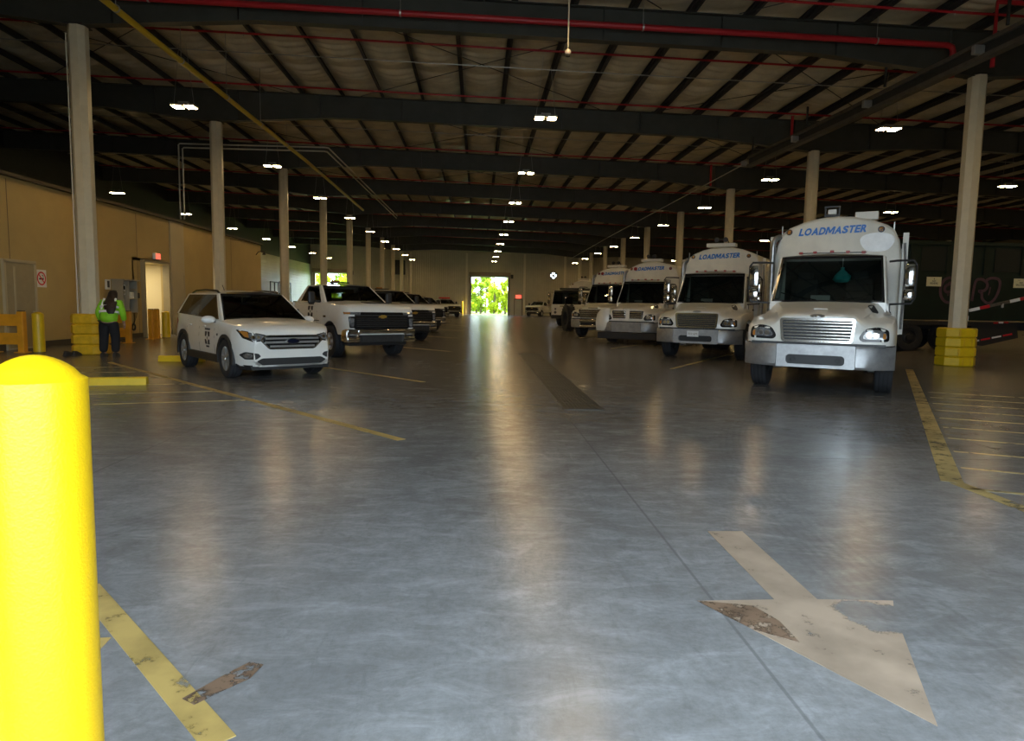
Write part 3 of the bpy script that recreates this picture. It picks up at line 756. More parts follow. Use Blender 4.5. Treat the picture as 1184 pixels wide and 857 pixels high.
for z in (1.0, 2.3, 3.55):
    for sx in (-.5, .5): MB().box((sx, 0, z), (.08, 4.5, .12)).build('crossbar', dark_steel, t)
tag(t, 'dark open steel rack against the pale sided wall', 'rack')

# ================================================================ LEFT SIDE: SIGNS, GUARDS, PERSON
t = empty('no_smoking_sign', (OW + .012, 20.14, 1.97))
MB().box((0, 0, 0), (.016, .46, .50), bev=.003).build('plate', sign_white, t)
MB().lathe([(.155, .009), (.195, .009), (.195, .014), (.155, .014)], axis='x', n=28, loop=True).build('red_ring', sign_red, t)
MB().box((.0125, 0, 0), (.005, .33, .036), Matrix.Rotation(R(-45), 3, 'X')).build('slash', sign_red, t)
cg = MB(); cg.box((.011, .0, -.01), (.004, .20, .045)); cg.box((.011, .08, .06), (.004, .02, .07)); cg.box((.011, .05, .09), (.004, .05, .02)); cg.build('cigarette', decal_black, t)
tag(t, 'square white no-smoking sign with red ring on the tan wall', 'sign')
t = empty('exit_sign', (OW + .10, 27.0, 3.08)); MB().box((0, 0, 0), (.12, .40, .24), bev=.01).build('case', sign_white, t)
MB().box((.062, 0, 0), (.004, .36, .20)).build('face', exit_face, t)
lettering('EXIT', .15, (0, 1, 0), (0, 0, 1), (.066, 0, 0), decal_white, t)
tag(t, 'small red exit sign above the open corridor doorway', 'sign')
# shelf cabinet with papers, intercom, phone
t = empty('wall_cabinet', (OW, 24.38, .95)); W_ = .38
MB().box((.012, 0, .56), (.02, .98, 1.12)).build('back_panel', base_dark, t)
for y in (-.48, -.1, .48): MB().box((W_ / 2, y, .56), (W_, .035, 1.12)).build('side_panel', cabinet_grey, t)
MB().box((W_ / 2 + .04, 0, 1.13), (W_ + .1, 1.1, .04)).build('canopy', cabinet_grey, t)
for z in (.0, .48, .80): MB().box((W_ / 2, .19, z), (W_, .58, .025)).build('shelf', cabinet_grey, t)
MB().box((W_ / 2, -.29, .0), (W_, .36, .025)).build('shelf', cabinet_grey, t)
tag(t, 'open grey metal cabinet with shelves fixed to the tan wall', 'cabinet')
t = empty('time_clock', (OW + .2, 24.09, 1.74)); MB().box((0, 0, 0), (.2, .26, .36), bev=.02).build('case', sign_white, t)
MB().box((.102, 0, .07), (.01, .16, .14)).build('screen', black_gloss, t); MB().box((.104, 0, -.09), (.01, .14, .1)).build('keypad', cabinet_grey, t)
tag(t, 'white time clock with dark screen inside the wall cabinet', 'clock')
t = empty('paper_stack', (OW + .2, 24.6, 1.45)); MB().box((0, 0, .1), (.24, .34, .2), Matrix.Rotation(R(8), 3, 'Z')).build('sheets', paper_white, t); MB().box((.0, 0, .21), (.2, .3, .02), Matrix.Rotation(R(-6), 3, 'Z')).build('top_sheet', paper_white, t)
tag(t, 'pale stack of papers on a shelf of the wall cabinet', 'papers')
t = empty('intercom', (OW + .05, 23.56, 1.9)); MB().box((0, 0, 0), (.08, .24, .34), bev=.015).build('case', sign_white, t); MB().box((.042, -.04, .01), (.01, .13, .22)).build('speaker', black_plastic, t)
tag(t, 'white intercom with black front on the wall beside the cabinet', 'intercom')
t = empty('wall_phone', (OW + .07, 25.4, 1.55)); MB().box((0, 0, 0), (.13, .28, .20), bev=.02).build('case', black_plastic, t)
MB().tube([(.05, -.02, -.09), (.06, -.05, -.4), (.08, -.2, -.75), (.09, -.38, -.95), (.08, -.52, -1.12), (.08, -.44, -1.25), (.08, -.32, -1.12), (.08, -.40, -.97)], .012, 6).build('cord', black_plastic, t)
MB().lathe([(.09, -.02), (.13, -.02), (.13, .02), (.09, .02)], (.08, -.42, -1.14), 'x', 16, loop=True).build('coil', black_plastic, t)
tag(t, 'black wall phone with hanging coiled cord beside the doorway', 'phone')
t = empty('wall_lamp', (OW + .02, 39.0, 4.0)); MB().tube([(0, 0, 0), (.12, 0, .16), (.3, 0, .22), (.42, 0, .16)], .022, 6).build('arm', black_plastic, t); MB().lathe([(.03, .1), (.09, -.04), (.10, -.08), (.0, -.06)], (.45, 0, .1), 'z', 12).build('shade', black_plastic, t)
tag(t, 'small black gooseneck lamp at the end of the office wall', 'lamp')

def guard_rail(name, loc, rz, w, h, rails, label, posts=2, m=rail_orange):
    t = empty(name, loc, rz)
    for i in range(posts):
        x = -w / 2 + w * i / max(1, posts - 1)
        MB().box((x, 0, h / 2), (.16, .16, h), bev=.015).build('post', m, t); MB().box((x, 0, .01), (.28, .28, .02)).build('base_plate', m, t)
        MB().box((x, 0, h + .01), (.13, .13, .03), bev=.01).build('post_cap', base_dark, t)
    for z in rails:
        prof = [(-.04, z - .15), (.04, z - .11), (-.01, z - .04), (-.01, z + .04), (.04, z + .11), (-.04, z + .15), (-.06, z + .15), (-.06, z - .15)]
        r_ = MB(); r_.prism(prof, 'x', -w / 2, w / 2); r_.build('rail', m, t)
    return tag(t, label, 'guard rail')
guard_rail('guard_rail', (-12.12, 17.95, 0), 0, .72, 1.06, (.84, .36), 'orange steel guard rail in front of the flush door in the tan wall')
guard_rail('guard_rail', (-11.55, 22.4, 0), R(4), .42, 1.02, (.80, .34), 'short orange guard rail under the wall cabinet behind the person')
guard_rail('guard_rail', (-11.72, 24.95, 0), R(90), .42, 1.06, (.84,), 'orange guard rail post beside the corridor doorway', 2)
def bollard(loc, r, h, label, m=safety_yellow, dome=.05):
    t = empty('bollard', loc); prof = [(0, 0), (r, 0), (r, h - dome)]
    for k in range(1, 9): q = 1 - k / 8; prof.append((r * q * .985, h - dome * q * q - .004 * (k == 1)))
    MB().lathe(prof, n=48).build('sleeve', m, t, smooth=True, angle=40)
    MB().lathe([(r + .001, .004), (r + .02, .004), (r + .02, .02), (r + .001, .02)], n=32, loop=True).build('base_ring', base_dark, t)
    return tag(t, label, 'bollard')
bollard((-11.38, 18.0, 0), .135, 1.06, 'slim yellow bollard in front of the tan wall between guard rail and column')
bollard((-11.66, 25.75, 0), .14, 1.0, 'slim yellow bollard beside the corridor doorway')
bollard((-.982, 1.53, 0), .102, 1.322, 'large bright yellow domed bollard standing alone at the dock entrance', bollard_yellow, .055)
# parking stops
def stop(loc, rz, L, label):
    t = empty('parking_stop', loc, rz)
    MB().loft([[(x, y, z) for y, z in ((-.09, 0), (.09, 0), (.07, .11), (.045, .13), (-.045, .13), (-.07, .11))] for x in (-L / 2, L / 2)]).build('curb', safety_yellow, t)
    for x in (-L * .35, L * .35): MB().cyl((x, 0, .12), (x, 0, .135), .02, n=8).build('bolt', galv, t)
    return tag(t, label, 'parking stop')
stop((-6.45, 11.42, 0), R(12), 1.75, 'yellow parking stop lying near the painted line behind the domed bollard')
stop((-6.93, 16.05, 0), R(3), 1.0, 'yellow parking stop behind the rear wheel of the white crossover')
# small dark shoes on the floor beside the guard
for i, dx in enumerate((0, .17)):
    t = empty('shoe', (-10.2 + dx, 17.22 + .05 * i, 0), R(80)); s_ = MB(); s_.loft([[(x, w * math.cos(a), max(0, h * math.sin(a)) + .02 * (math.sin(a) < 0)) for a in [2 * PI * q / 10 for q in range(10)]] for x, w, h in ((-.14, .03, .05), (-.1, .055, .13), (0, .06, .12), (.08, .06, .08), (.15, .03, .05))])
    s_.build('upper', shoe_dark, t, smooth=True); MB().box((0, 0, .008), (.28, .1, .016), bev=.005).build('sole', black_plastic, t)
    tag(t, 'dark shoe lying on the floor beside the ribbed column guard', 'shoe', 'shoes beside the guard')

# ---- person seen from behind, bending towards the wall
def skin_mesh(name, verts, edges, radii, m, parent, root=0, sub=2):
    me = bpy.data.meshes.new(name); me.from_pydata(verts, edges, []); o = link(name, me, m, parent)
    sk = o.modifiers.new('skin', 'SKIN'); sk.use_smooth_shade = True
    for v, r in zip(me.skin_vertices[0].data, radii):
        v.radius = r if isinstance(r, tuple) else (r, r)
    me.skin_vertices[0].data[root].use_root = True
    ss = o.modifiers.new('sub', 'SUBSURF'); ss.levels = sub; ss.render_levels = sub
    dg = bpy.context.evaluated_depsgraph_get(); me2 = bpy.data.meshes.new_from_object(o.evaluated_get(dg)); me2.name = name
    o.modifiers.clear(); o.data = me2; bpy.data.meshes.remove(me)
    if not me2.materials: me2.materials.append(m)
    me2.polygons.foreach_set('use_smooth', [True] * len(me2.polygons)); return o
pr = empty('person', (-9.15, 17.15, 0), R(6))       # faces +y (away from the camera), leaning forward
tag(pr, 'person seen from behind in a lime high-visibility jacket and black trousers, leaning forward', 'person')
#            pelvis        waist          chest           neckbase        neck            head
V = [(0, 0, .93), (0, .03, 1.05), (0, .13, 1.26), (0, .21, 1.38), (0, .27, 1.44), (0, .33, 1.53),
     (-.10, 0, .88), (-.125, .03, .50), (-.135, -.02, .09), (-.14, .12, .05),
     (.10, 0, .88), (.125, .03, .50), (.13, -.02, .09), (.14, .12, .05),
     (-.17, .20, 1.33), (-.27, .12, 1.08), (-.25, .25, .86), (-.24, .30, .79),
     (.17, .20, 1.33), (.27, .12, 1.08), (.25, .25, .86), (.24, .30, .79)]
Ed = [(0, 1), (1, 2), (2, 3), (3, 4), (4, 5), (0, 6), (6, 7), (7, 8), (8, 9), (0, 10), (10, 11), (11, 12), (12, 13), (3, 14), (14, 15), (15, 16), (16, 17), (3, 18), (18, 19), (19, 20), (20, 21)]
rad = [(.16, .12), (.14, .11), (.15, .115), .08, .055, .09, .095, .065, .045, .04, .095, .065, .045, .04, .065, .048, .036, .03, .065, .048, .036, .03]
body = skin_mesh('body', V, Ed, rad, skin, pr)
jk = [0, 1, 2, 3, 14, 15, 16, 18, 19, 20]
jv = [(0, -.02, .80), (0, .03, 1.03), (0, .12, 1.24), (0, .20, 1.37), (-.18, .19, 1.33), (-.29, .11, 1.08), (-.265, .235, .88), (.18, .19, 1.33), (.29, .11, 1.08), (.265, .235, .88)]
skin_mesh('jacket', jv, [(0, 1), (1, 2), (2, 3), (3, 4), (4, 5), (5, 6), (3, 7), (7, 8), (8, 9)], [(.225, .19), (.215, .175), (.215, .16), .12, .10, .082, .065, .10, .082, .065], hivis, pr)
tv = [(0, 0, .97), (-.10, 0, .78), (-.135, .03, .48), (-.14, -.02, .08), (.10, 0, .78), (.135, .03, .48), (.14, -.02, .08)]
skin_mesh('trousers', tv, [(0, 1), (1, 2), (2, 3), (0, 4), (4, 5), (5, 6)], [(.17, .14), .14, .11, .10, .14, .11, .10], cloth_black, pr)
for s in (-1, 1):
    sh = MB(); sh.loft([[(s * .14 + w * math.cos(a), y, max(0, .02 + h * math.sin(a))) for a in [2 * PI * q / 12 for q in range(12)]] for y, w, h in ((-.13, .03, .04), (-.1, .05, .09), (0, .052, .10), (.1, .055, .07), (.17, .035, .04))])
    sh.build('shoe', shoe_dark, pr, smooth=True)
    hd = MB()                                       # hands: palm, four curled fingers, thumb at the side
    c = Vector((s * .243, .31, .775)); hd.sphere(c, (.028, .042, .048), 10, 8)
    for f in range(4):
        p = c + Vector((s * .0, -.03 + .02 * f, -.04)); l = (.055, .07, .066, .05)[f]
        hd.tube([p, p + Vector((-s * .005, .008, -l * .6)), p + Vector((-s * .025, .012, -l))], [.010, .0095, .007], 6)
    hd.tube([c + Vector((-s * .01, .03, .0)), c + Vector((-s * .03, .055, -.02)), c + Vector((-s * .04, .06, -.05))], [.012, .011, .008], 6)
    hd.build('hand', skin, pr, smooth=True, weld=False)
# long dark hair falling over the back of the jacket
hr = MB(); rings = []
for cx, cy, cz, a, b in ((.0, .36, 1.645, .02, .02), (0, .34, 1.63, .08, .075), (0, .32, 1.57, .105, .105), (0, .295, 1.50, .115, .115), (.01, .20, 1.43, .13, .10), (.03, .08, 1.35, .155, .10), (.05, -.02, 1.26, .15, .09), (.08, -.09, 1.15, .125, .06), (.11, -.115, 1.06, .06, .04)):
    rings.append([(cx + a * math.cos(q * 2 * PI / 14) * (1 + .08 * math.sin(5 * q)), cy + b * math.sin(q * 2 * PI / 14) * .9, cz - .10 * math.sin(q * 2 * PI / 14) * 0) for q in range(14)])
hr.loft(rings); hr.build('hair', hair_dark, pr, smooth=True, angle=70)
def band(z, rx, ry, cy, h, tilt):
    o = MB(); rg = []
    for zz, e in ((z - h / 2, 0), (z + h / 2, 0), (z + h / 2, .006), (z - h / 2, .006)):
        rg.append([((rx + e) * math.cos(a), cy + (ry + e) * math.sin(a), zz + tilt * math.sin(a)) for a in [2 * PI * q / 28 for q in range(28)]])
    o.loft(rg, caps=False, loop=True); o.build('reflective_band', reflect, pr, smooth=True)
band(1.09, .222, .182, .055, .055, -.04)
band(1.205, .218, .172, .10, .05, -.05)
for s in (-1, 1): MB().tube([(s * .135, -.035, 1.17), (s * .14, .03, 1.30), (s * .13, .13, 1.43)], .026, 8).build('reflective_strap', reflect, pr, smooth=True)

# ================================================================ VEHICLES (local: +x forward from the front axle, +y left, z up)
def shell(mb, xs, section):
    rings = []
    for x in xs:
        h = section(x); rings.append([(x, y, z) for y, z in h] + [(x, -y, z) for y, z in reversed(h[:-1])])
    rs = [mb.ring(r) for r in rings]
    for a, b in zip(rs, rs[1:]):
        for i in range(len(a) - 1): mb.bm.faces.new((a[i], a[i + 1], b[i + 1], b[i]))
    for r in (rs[0], rs[-1]): mb.bm.faces.new(r)
def arch_xs(xa, ra, n=14): return [xa + ra * math.cos(PI * k / n) for k in range(n + 1)] + [xa + ra + .012, xa - ra - .012]
def arch_z(x, base, arches):
    z = base
    for xa, za, ra in arches:
        if abs(x - xa) < ra: z = max(z, za + math.sqrt(ra * ra - (x - xa) ** 2))
    return z
def framed(corners, panes, bulge=(0, 0, 0), step=.13, trims=(), gaps=()):
    """corners c00,c10,c01,c11 (u along first->second); returns frame MB, list of pane MBs, trim MB"""
    c00, c10, c01, c11 = [Vector(c) for c in corners]; bulge = Vector(bulge)
    def breaks(vals):
        vals = sorted(set([0., 1.] + [round(v, 4) for v in vals])); out = [0.]
        for a, b in zip(vals, vals[1:]):
            n = max(1, math.ceil((b - a) / step)); out += [a + (b - a) * k / n for k in range(1, n + 1)]
        return out
    us = breaks([u for p in list(panes) + list(trims) for u in p[:2]]); vs = breaks([v for p in list(panes) + list(trims) for v in p[2:]])
    P = lambda u, v: (c00 * (1 - u) + c10 * u) * (1 - v) + (c01 * (1 - u) + c11 * u) * v + bulge * (math.sin(PI * u) ** .8 * (.6 + .4 * math.sin(PI * v)))
    fr, tr, gl = MB(), MB(), [MB() for _ in panes]
    for a, b in zip(us, us[1:]):
        for c, d in zip(vs, vs[1:]):
            u, v = (a + b) / 2, (c + d) / 2; t = fr
            for i, p in enumerate(panes):
                if p[0] < u < p[1] and p[2] < v < p[3]: t = gl[i]
            if t is fr and any(p[0] < u < p[1] and p[2] < v < p[3] for p in trims): t = tr
            t.quad(P(a, c), P(b, c), P(b, d), P(a, d))
    return fr, gl, tr
def merge(dst, src):
    me = bpy.data.meshes.new('tmp'); src.bm.to_mesh(me); dst.bm.from_mesh(me); bpy.data.meshes.remove(me)
def greenhouse(root, paint, p, side_panes, side_trims, side_glass=None, ws_pane=(.05, .95, .06, .94), rear_pane=(.12, .88, .25, .85), roof_bulge=.07, pillar=None):
    """p: xwb zwb wb | xwt zt wt | xrt | xrb zrb wrb"""
    A = {s: Vector((p['xwb'], s * p['wb'], p['zwb'])) for s in (1, -1)}; B = {s: Vector((p['xwt'], s * p['wt'], p['zt'])) for s in (1, -1)}
    C = {s: Vector((p['xrt'], s * p['wt'], p['zt'] + p.get('dzr', 0))) for s in (1, -1)}; D = {s: Vector((p['xrb'], s * p['wrb'], p['zrb'])) for s in (1, -1)}
    fr = MB(); tr = MB(); glass = []
    f, g, t = framed((A[-1], A[1], B[-1], B[1]), [ws_pane], (p.get('wsb', .1), 0, 0), trims=[(ws_pane[0] - .02, ws_pane[1] + .02, 0, 1)]); merge(fr, f); merge(tr, t); glass.append(('windshield', g[0]))
    for s in (1, -1):
        f, g, t = framed((A[s], D[s], B[s], C[s]), side_panes, (0, s * .03, 0), trims=side_trims); merge(fr, f); merge(tr, t)
        glass += [('side_window', x) for x in g]
    f, g, t = framed((D[-1], D[1], C[-1], C[1]), [rear_pane], (-.05, 0, 0)); merge(fr, f); glass.append(('rear_window', g[0]))
    f, g, t = framed((B[-1], B[1], C[-1], C[1]), [], (0, 0, roof_bulge)); merge(fr, f)
    fr.build('cab_shell', paint, root, smooth=True, angle=50)
    if len(tr.bm.faces): tr.build('window_trim', black_gloss, root, smooth=True)
    for n, g in glass: g.build(n, side_glass if side_glass and n != 'windshield' else glass_auto, root, smooth=True)
WHEELS = {}
def wheel_meshes(key, r, w, rr, style):
    if key in WHEELS: return WHEELS[key]
    t = MB(); h = w / 2
    prof = [(rr * .96, -h * .82), (rr * 1.05, -h * .95), (r * .86, -h), (r * .97, -h * .92), (r * .995, -h * .8)]
    for g in (-.45, 0, .45): prof += [(r, h * (g - .16)), (r, h * (g - .05)), (r - .012, h * (g - .04)), (r - .012, h * (g + .04)), (r, h * (g + .05)), (r, h * (g + .16))]
    prof += [(r * .995, h * .8), (r * .97, h * .92), (r * .86, h), (rr * 1.05, h * .95), (rr * .96, h * .82)]
    t.lathe(prof, axis='y', n=40, loop=True); t.cyl((0, -.02, 0), (0, .0, 0), rr * .97, n=24); o = t.build('tyre', rubber, None, smooth=True, angle=40); tm = o.data; bpy.data.objects.remove(o)
    m = MB()
    if style == 'alloy':
        m.lathe([(rr * .99, -h * .8), (rr * .99, h * .85), (rr * .9, h * .82), (rr * .88, h * .1)], axis='y', n=32)
        for k in range(10):
            a = 2 * PI * (k // 2) / 5 + (.17 if k % 2 else -.17); rot = Matrix.Rotation(-a, 3, 'Y')
            m.box(rot @ Vector((rr * .52, h * .66, 0)), (rr * .82, .05, rr * .15), rot)
        m.cyl((0, h * .3, 0), (0, h * .8, 0), rr * .2, n=14)
    else:
        m.lathe([(rr * .99, -h * .8), (rr * .99, h * .85), (rr * .9, h * .80), (rr * .84, h * .30), (rr * .80, h * .22), (rr * .5, h * .42), (rr * .42, h * .55), (rr * .40, h * .95), (rr * .2, h * 1.02), (0.001, h * 1.02)], axis='y', n=32)
        for k in range(8):
            a = 2 * PI * k / 8; m.cyl((rr * .62 * math.cos(a), h * .36, rr * .62 * math.sin(a)), (rr * .62 * math.cos(a), h * .5, rr * .62 * math.sin(a)), rr * .06, n=6)
    o = m.build('rim', alloy, None, smooth=True, angle=35); rm = o.data; bpy.data.objects.remove(o)
    WHEELS[key] = (tm, rm); return WHEELS[key]
def add_wheel(root, key, x, y, z, rim_mat=None):
    tm, rm = WHEELS[key]; t = link('tyre', tm, None, root); t.location = (x, y, z)
    if y < 0: t.rotation_euler = (0, 0, PI)
    link('rim', rm, None, t)
def emblem_decal(root, bvh, axis, cx, cz, s, wx=1.5):
    """dark four-square emblem with a pale star gap and a line of small print above and below"""
    sg = 1 if axis == 'y-' else -1
    for sx in (-1, 1):
        for sz in (-1, 1):
            q = [(cx + sx * wx * s * .06, cz + sz * s * .52), (cx + sx * wx * s * .40, cz + sz * s * .52), (cx + sx * wx * s * .40, cz + sz * s * .14), (cx + sx * wx * s * .22, cz + sz * s * .10), (cx + sx * wx * s * .10, cz + sz * s * .26)]
            drape(bvh, q, axis, .003, .004, 1).build('emblem_square', decal_black, root)
    drape(bvh, [(cx - .09 * s, cz), (cx, cz + .16 * s), (cx + .09 * s, cz), (cx, cz - .16 * s)], axis, .003, .004, 1).build('emblem_star', decal_black, root)
    for dz, n, w in ((.72, 9, .10), (-.70, 6, .09)):
        pr_ = MB()
        for k in range(n):
            q = drape(bvh, [(cx + (k - n / 2 + .1) * w * wx * s, cz + (dz - .07) * s), (cx + (k - n / 2 + .8) * w * wx * s, cz + (dz - .07) * s), (cx + (k - n / 2 + .8) * w * wx * s, cz + (dz + .07) * s), (cx + (k - n / 2 + .1) * w * wx * s, cz + (dz + .07) * s)], axis, .003, .004, 0); merge(pr_, q)
        pr_.build('small_print', decal_black, root)

# ---------------------------------------------------------------- white crossover
wheel_meshes('suv', .36, .235, .235, 'alloy'); wheel_meshes('pickup', .42, .28, .235, 'steel'); wheel_meshes('truck', .52, .29, .30, 'steel')
def make_suv():
    root = empty('crossover_car'); WB = 2.69; ARCH = [(0, .36, .395), (-WB, .36, .395)]
    def w(x): return .915 - (.21 * ((x - .30) / .63) ** 2 if x > .30 else 0) - (.13 * ((-3.0 - x) / .58) ** 2 if x < -3.0 else 0)
    zs = [(.93, .74), (.88, .86), (.78, .93), (.5, .985), (.0, 1.02), (-.4, 1.05), (-1.5, 1.08), (-3.2, 1.14), (-3.55, 1.10)]
    zc = [(.93, .80), (.88, .92), (.78, .985), (.5, 1.05), (0, 1.095), (-.4, 1.12), (-3.2, 1.15), (-3.55, 1.12)]
    def sec(x):
        W, a, b = w(x), interp(zs, x), interp(zc, x); z0 = arch_z(x, .27 if x > .5 else .30, ARCH)
        out = [(W * .965, z0)]
        for t, k in ((.25, .985), (.5, 1.0), (.72, .99), (.9, .972)): out.append((W * k, z0 + (a - .03 - z0) * t))
        return out + [(W * .95, a), (W * .86, a + (b - a) * .45), (W * .5, a + (b - a) * .85), (0, b)]
    xs = sorted(set([.93, .915, .88, .84, .78, .7, .6, .5] + arch_xs(0, .395) + [-.6, -.9, -1.2, -1.5, -1.8, -2.1] + arch_xs(-WB, .395) + [-3.15, -3.3, -3.42, -3.5, -3.55]), reverse=True)
    b = MB(); shell(b, xs, sec); bv = b.tree(); b.build('body', white_paint, root, smooth=True, angle=38)
    greenhouse(root, white_paint, dict(xwb=-.30, zwb=1.06, wb=.86, xwt=-1.10, zt=1.575, wt=.655, xrt=-3.10, xrb=-3.50, zrb=1.14, wrb=.81, wsb=.14),
               [(.07, .44, .06, .93), (.46, .71, .06, .93), (.73, .93, .16, .91)], [(.045, .95, .02, .96)], side_glass=glass_privacy, ws_pane=(.045, .955, .03, .95), roof_bulge=.085)
    MB().box((-1.9, 0, 1.135), (2.9, 1.5, .02)).build('cabin_deck', interior_dark, root)
    for x, y in ((-1.35, .38), (-1.35, -.38), (-2.3, .38), (-2.3, -.38)):
        MB().box((x, y, 1.25), (.16, .46, .30), Matrix.Rotation(R(-14), 3, 'Y'), bev=.04).build('seat', seat_fabric, root); MB().box((x - .06, y, 1.45), (.1, .24, .13), bev=.03).build('headrest', seat_fabric, root)
    MB().lathe([(.165, -.013), (.19, -.013), (.19, .013), (.165, .013)], (-.82, .38, 1.2), 'x', 20, loop=True).build('steering_wheel', interior_dark, root)
    MB().box((-1.12, 0, 1.46), (.03, .26, .07), bev=.01).build('interior_mirror', black_plastic, root)
    # cladding
    for xa in (0, -WB):
        for s in (1, -1):
            c = MB(); o = [(xa + .455 * math.cos(R(a)), .36 + .455 * math.sin(R(a))) for a in range(-12, 193, 12)]; i = [(xa + .388 * math.cos(R(a)), .36 + .388 * math.sin(R(a))) for a in range(192, -13, -12)]
            ya, yb = sorted((s * .86, s * .925)); 
            rg = [[(x, y, z) for x, z in o] + [(x, y, z) for x, z in i] for y in (ya, yb)]
            n = len(o)
            for (p0, p1, q0, q1) in [(rg[0][k], rg[0][k + 1], rg[1][k], rg[1][k + 1]) for k in range(2 * n - 1)]: c.quad(p0, p1, q1, q0)
            for y in (ya, yb):
                for k in range(n - 1): c.quad((o[k][0], y, o[k][1]), (o[k + 1][0], y, o[k + 1][1]), (i[n - 2 - k][0], y, i[n - 2 - k][1]), (i[n - 1 - k][0], y, i[n - 1 - k][1]))
            c.build('arch_trim', black_plastic, root, smooth=True)
    for s in (1, -1): MB().box((-WB / 2, s * .875, .33), (1.85, .10, .16), bev=.02).build('sill', black_plastic, root)
    MB().box((-WB / 2, 0, .38), (4.0, 1.3, .30)).build('underbody', dark_steel, root)
    MB().loft([[(x, y * (1 - .35 * max(0, (x - .6) / .3) * .3), z) for y, z in ((-.80, .20), (.80, .20), (.84, .29), (-.84, .29))] for x in (.45, .70, .88)]).build('front_skirt', black_plastic, root)
    # front face
    gp = round_poly([(-.50, .83), (.50, .83), (.60, .74), (.43, .57), (-.43, .57), (-.60, .74)], .04)
    drape(bv, gp, 'x+', .012, .03).build('grille_frame', chrome, root, smooth=True)
    gi = round_poly([(-.47, .81), (.47, .81), (.555, .735), (.41, .595), (-.41, .595), (-.555, .735)], .03)
    gb = drape(bv, gi, 'x+', .018, .02).build('grille_mesh', black_gloss, root)
    for z, hw, hh in ((.77, .50, .034), (.70, .51, .038), (.628, .42, .034)):
        drape(bv, [(-hw, z - hh / 2), (hw, z - hh / 2), (hw, z + hh / 2), (-hw, z + hh / 2)], 'x+', .034, .012).build('grille_bar', alloy, gb)
    drape(bv, ellipse(0, .72, .125, .052), 'x+', .05, .02, 1).build('emblem', chrome, root); drape(bv, ellipse(0, .72, .112, .042), 'x+', .055, .01, 1).build('emblem_face', emblem_blue, root)
    li = round_poly([(-.56, .415), (.56, .415), (.66, .36), (.56, .29), (-.56, .29), (-.66, .36)], .03)
    drape(bv, li, 'x+', .006, .02).build('lower_intake', black_plastic, root)
    sk = [(-.72, .36), (-.66, .36), (-.55, .288), (.55, .288), (.66, .36), (.72, .36), (.60, .255), (-.60, .255)]
    drape(bv, sk, 'x+', .010, .02).build('skid_trim', alloy, root)
    for s in (1, -1):
        hl = [(s * y, z) for y, z in round_poly([(.47, .83), (.53, .73), (.70, .705), (.82, .77), (.87, .925), (.78, .90)], .02)]
        drape(bv, hl, 'x+', .004, .03).build('headlamp_bezel', black_gloss, root)
        hi = [(s * y, z) for y, z in round_poly([(.50, .82), (.55, .748), (.69, .728), (.76, .785), (.75, .882)], .015)]
        h = drape(bv, hi, 'x+', .010, .015).build('headlamp', lamp_clear, root)
        am = [(s * y, z) for y, z in ((.755, .785), (.80, .80), (.85, .905), (.76, .885))]
        drape(bv, am, 'x+', .011, .015).build('indicator', amber, h)
        for cy in (.62, .70): drape(bv, ellipse(s * cy, .795, .03, .03, 12), 'x+', .014, .01, 1).build('projector', chrome, h)
        fg_ = [(s * y, z) for y, z in round_poly([(.62, .50), (.80, .53), (.86, .47), (.80, .39), (.66, .40), (.58, .45)], .02)]
        drape(bv, fg_, 'x+', .006, .02).build('fog_recess', black_plastic, root); drape(bv, ellipse(s * .77, .462, .05, .045, 14), 'x+', .014, .012, 1).build('fog_lamp', lamp_clear, root)
        mr = MB(); mr.sphere((-.62, s * 1.0, 1.07), (.075, .135, .075), 14, 10); mr.build('mirror_cap', white_paint, root, smooth=True)
        MB().box((-.64, s * .90, 1.04), (.06, .12, .05), bev=.01).build('mirror_arm', black_plastic, root)
        MB().tube([(-1.2, s * .60, 1.585), (-1.32, s * .61, 1.63), (-2.0, s * .62, 1.655), (-2.7, s * .61, 1.64), (-3.0, s * .60, 1.59)], .022, 8).build('roof_rail', black_gloss, root, smooth=True)
        for xa, xb in ((-1.32, -.62), (-2.3, -1.36)):   # door handles
            MB().box((xb + (xa - xb) * .82, s * .915, .93), (.17, .03, .03), bev=.01).build('door_handle', white_paint, root)
        for xd in (-.60, -1.56, -2.35):
            drape(bv, [(xd - .006, .42), (xd + .006, .42), (xd + .006, 1.03), (xd - .006, 1.03)], 'y+' if s > 0 else 'y-', .001, .003, 2).build('door_gap', black_plastic, root)
        drape(bv, ellipse(-.42, .79, .05, .025, 12), 'y+' if s > 0 else 'y-', .003, .01, 1).build('side_badge', black_plastic, root)
        drape(bv, [(-3.30, .80), (-3.05, .98), (-3.2, 1.05), (-3.42, 1.0)], 'y+' if s > 0 else 'y-', .006, .02).build('tail_lamp', red_lens, root)
    emblem_decal(root, bv, 'y-', -1.02, .70, .24)
    MB().tube([(-2.75, 0, 1.64), (-2.9, 0, 1.78)], .008, 5).build('aerial', black_plastic, root)
    for x in (0, -WB):
        for s in (1, -1): add_wheel(root, 'suv', x, s * .80, .36)
    return root
suv = make_suv(); suv.location = (-4.0, 13.3, 0); suv.rotation_euler = (0, 0, R(-52))
tag(suv, 'white compact crossover car with black cladding and roof rails, emblem on its door', 'car')

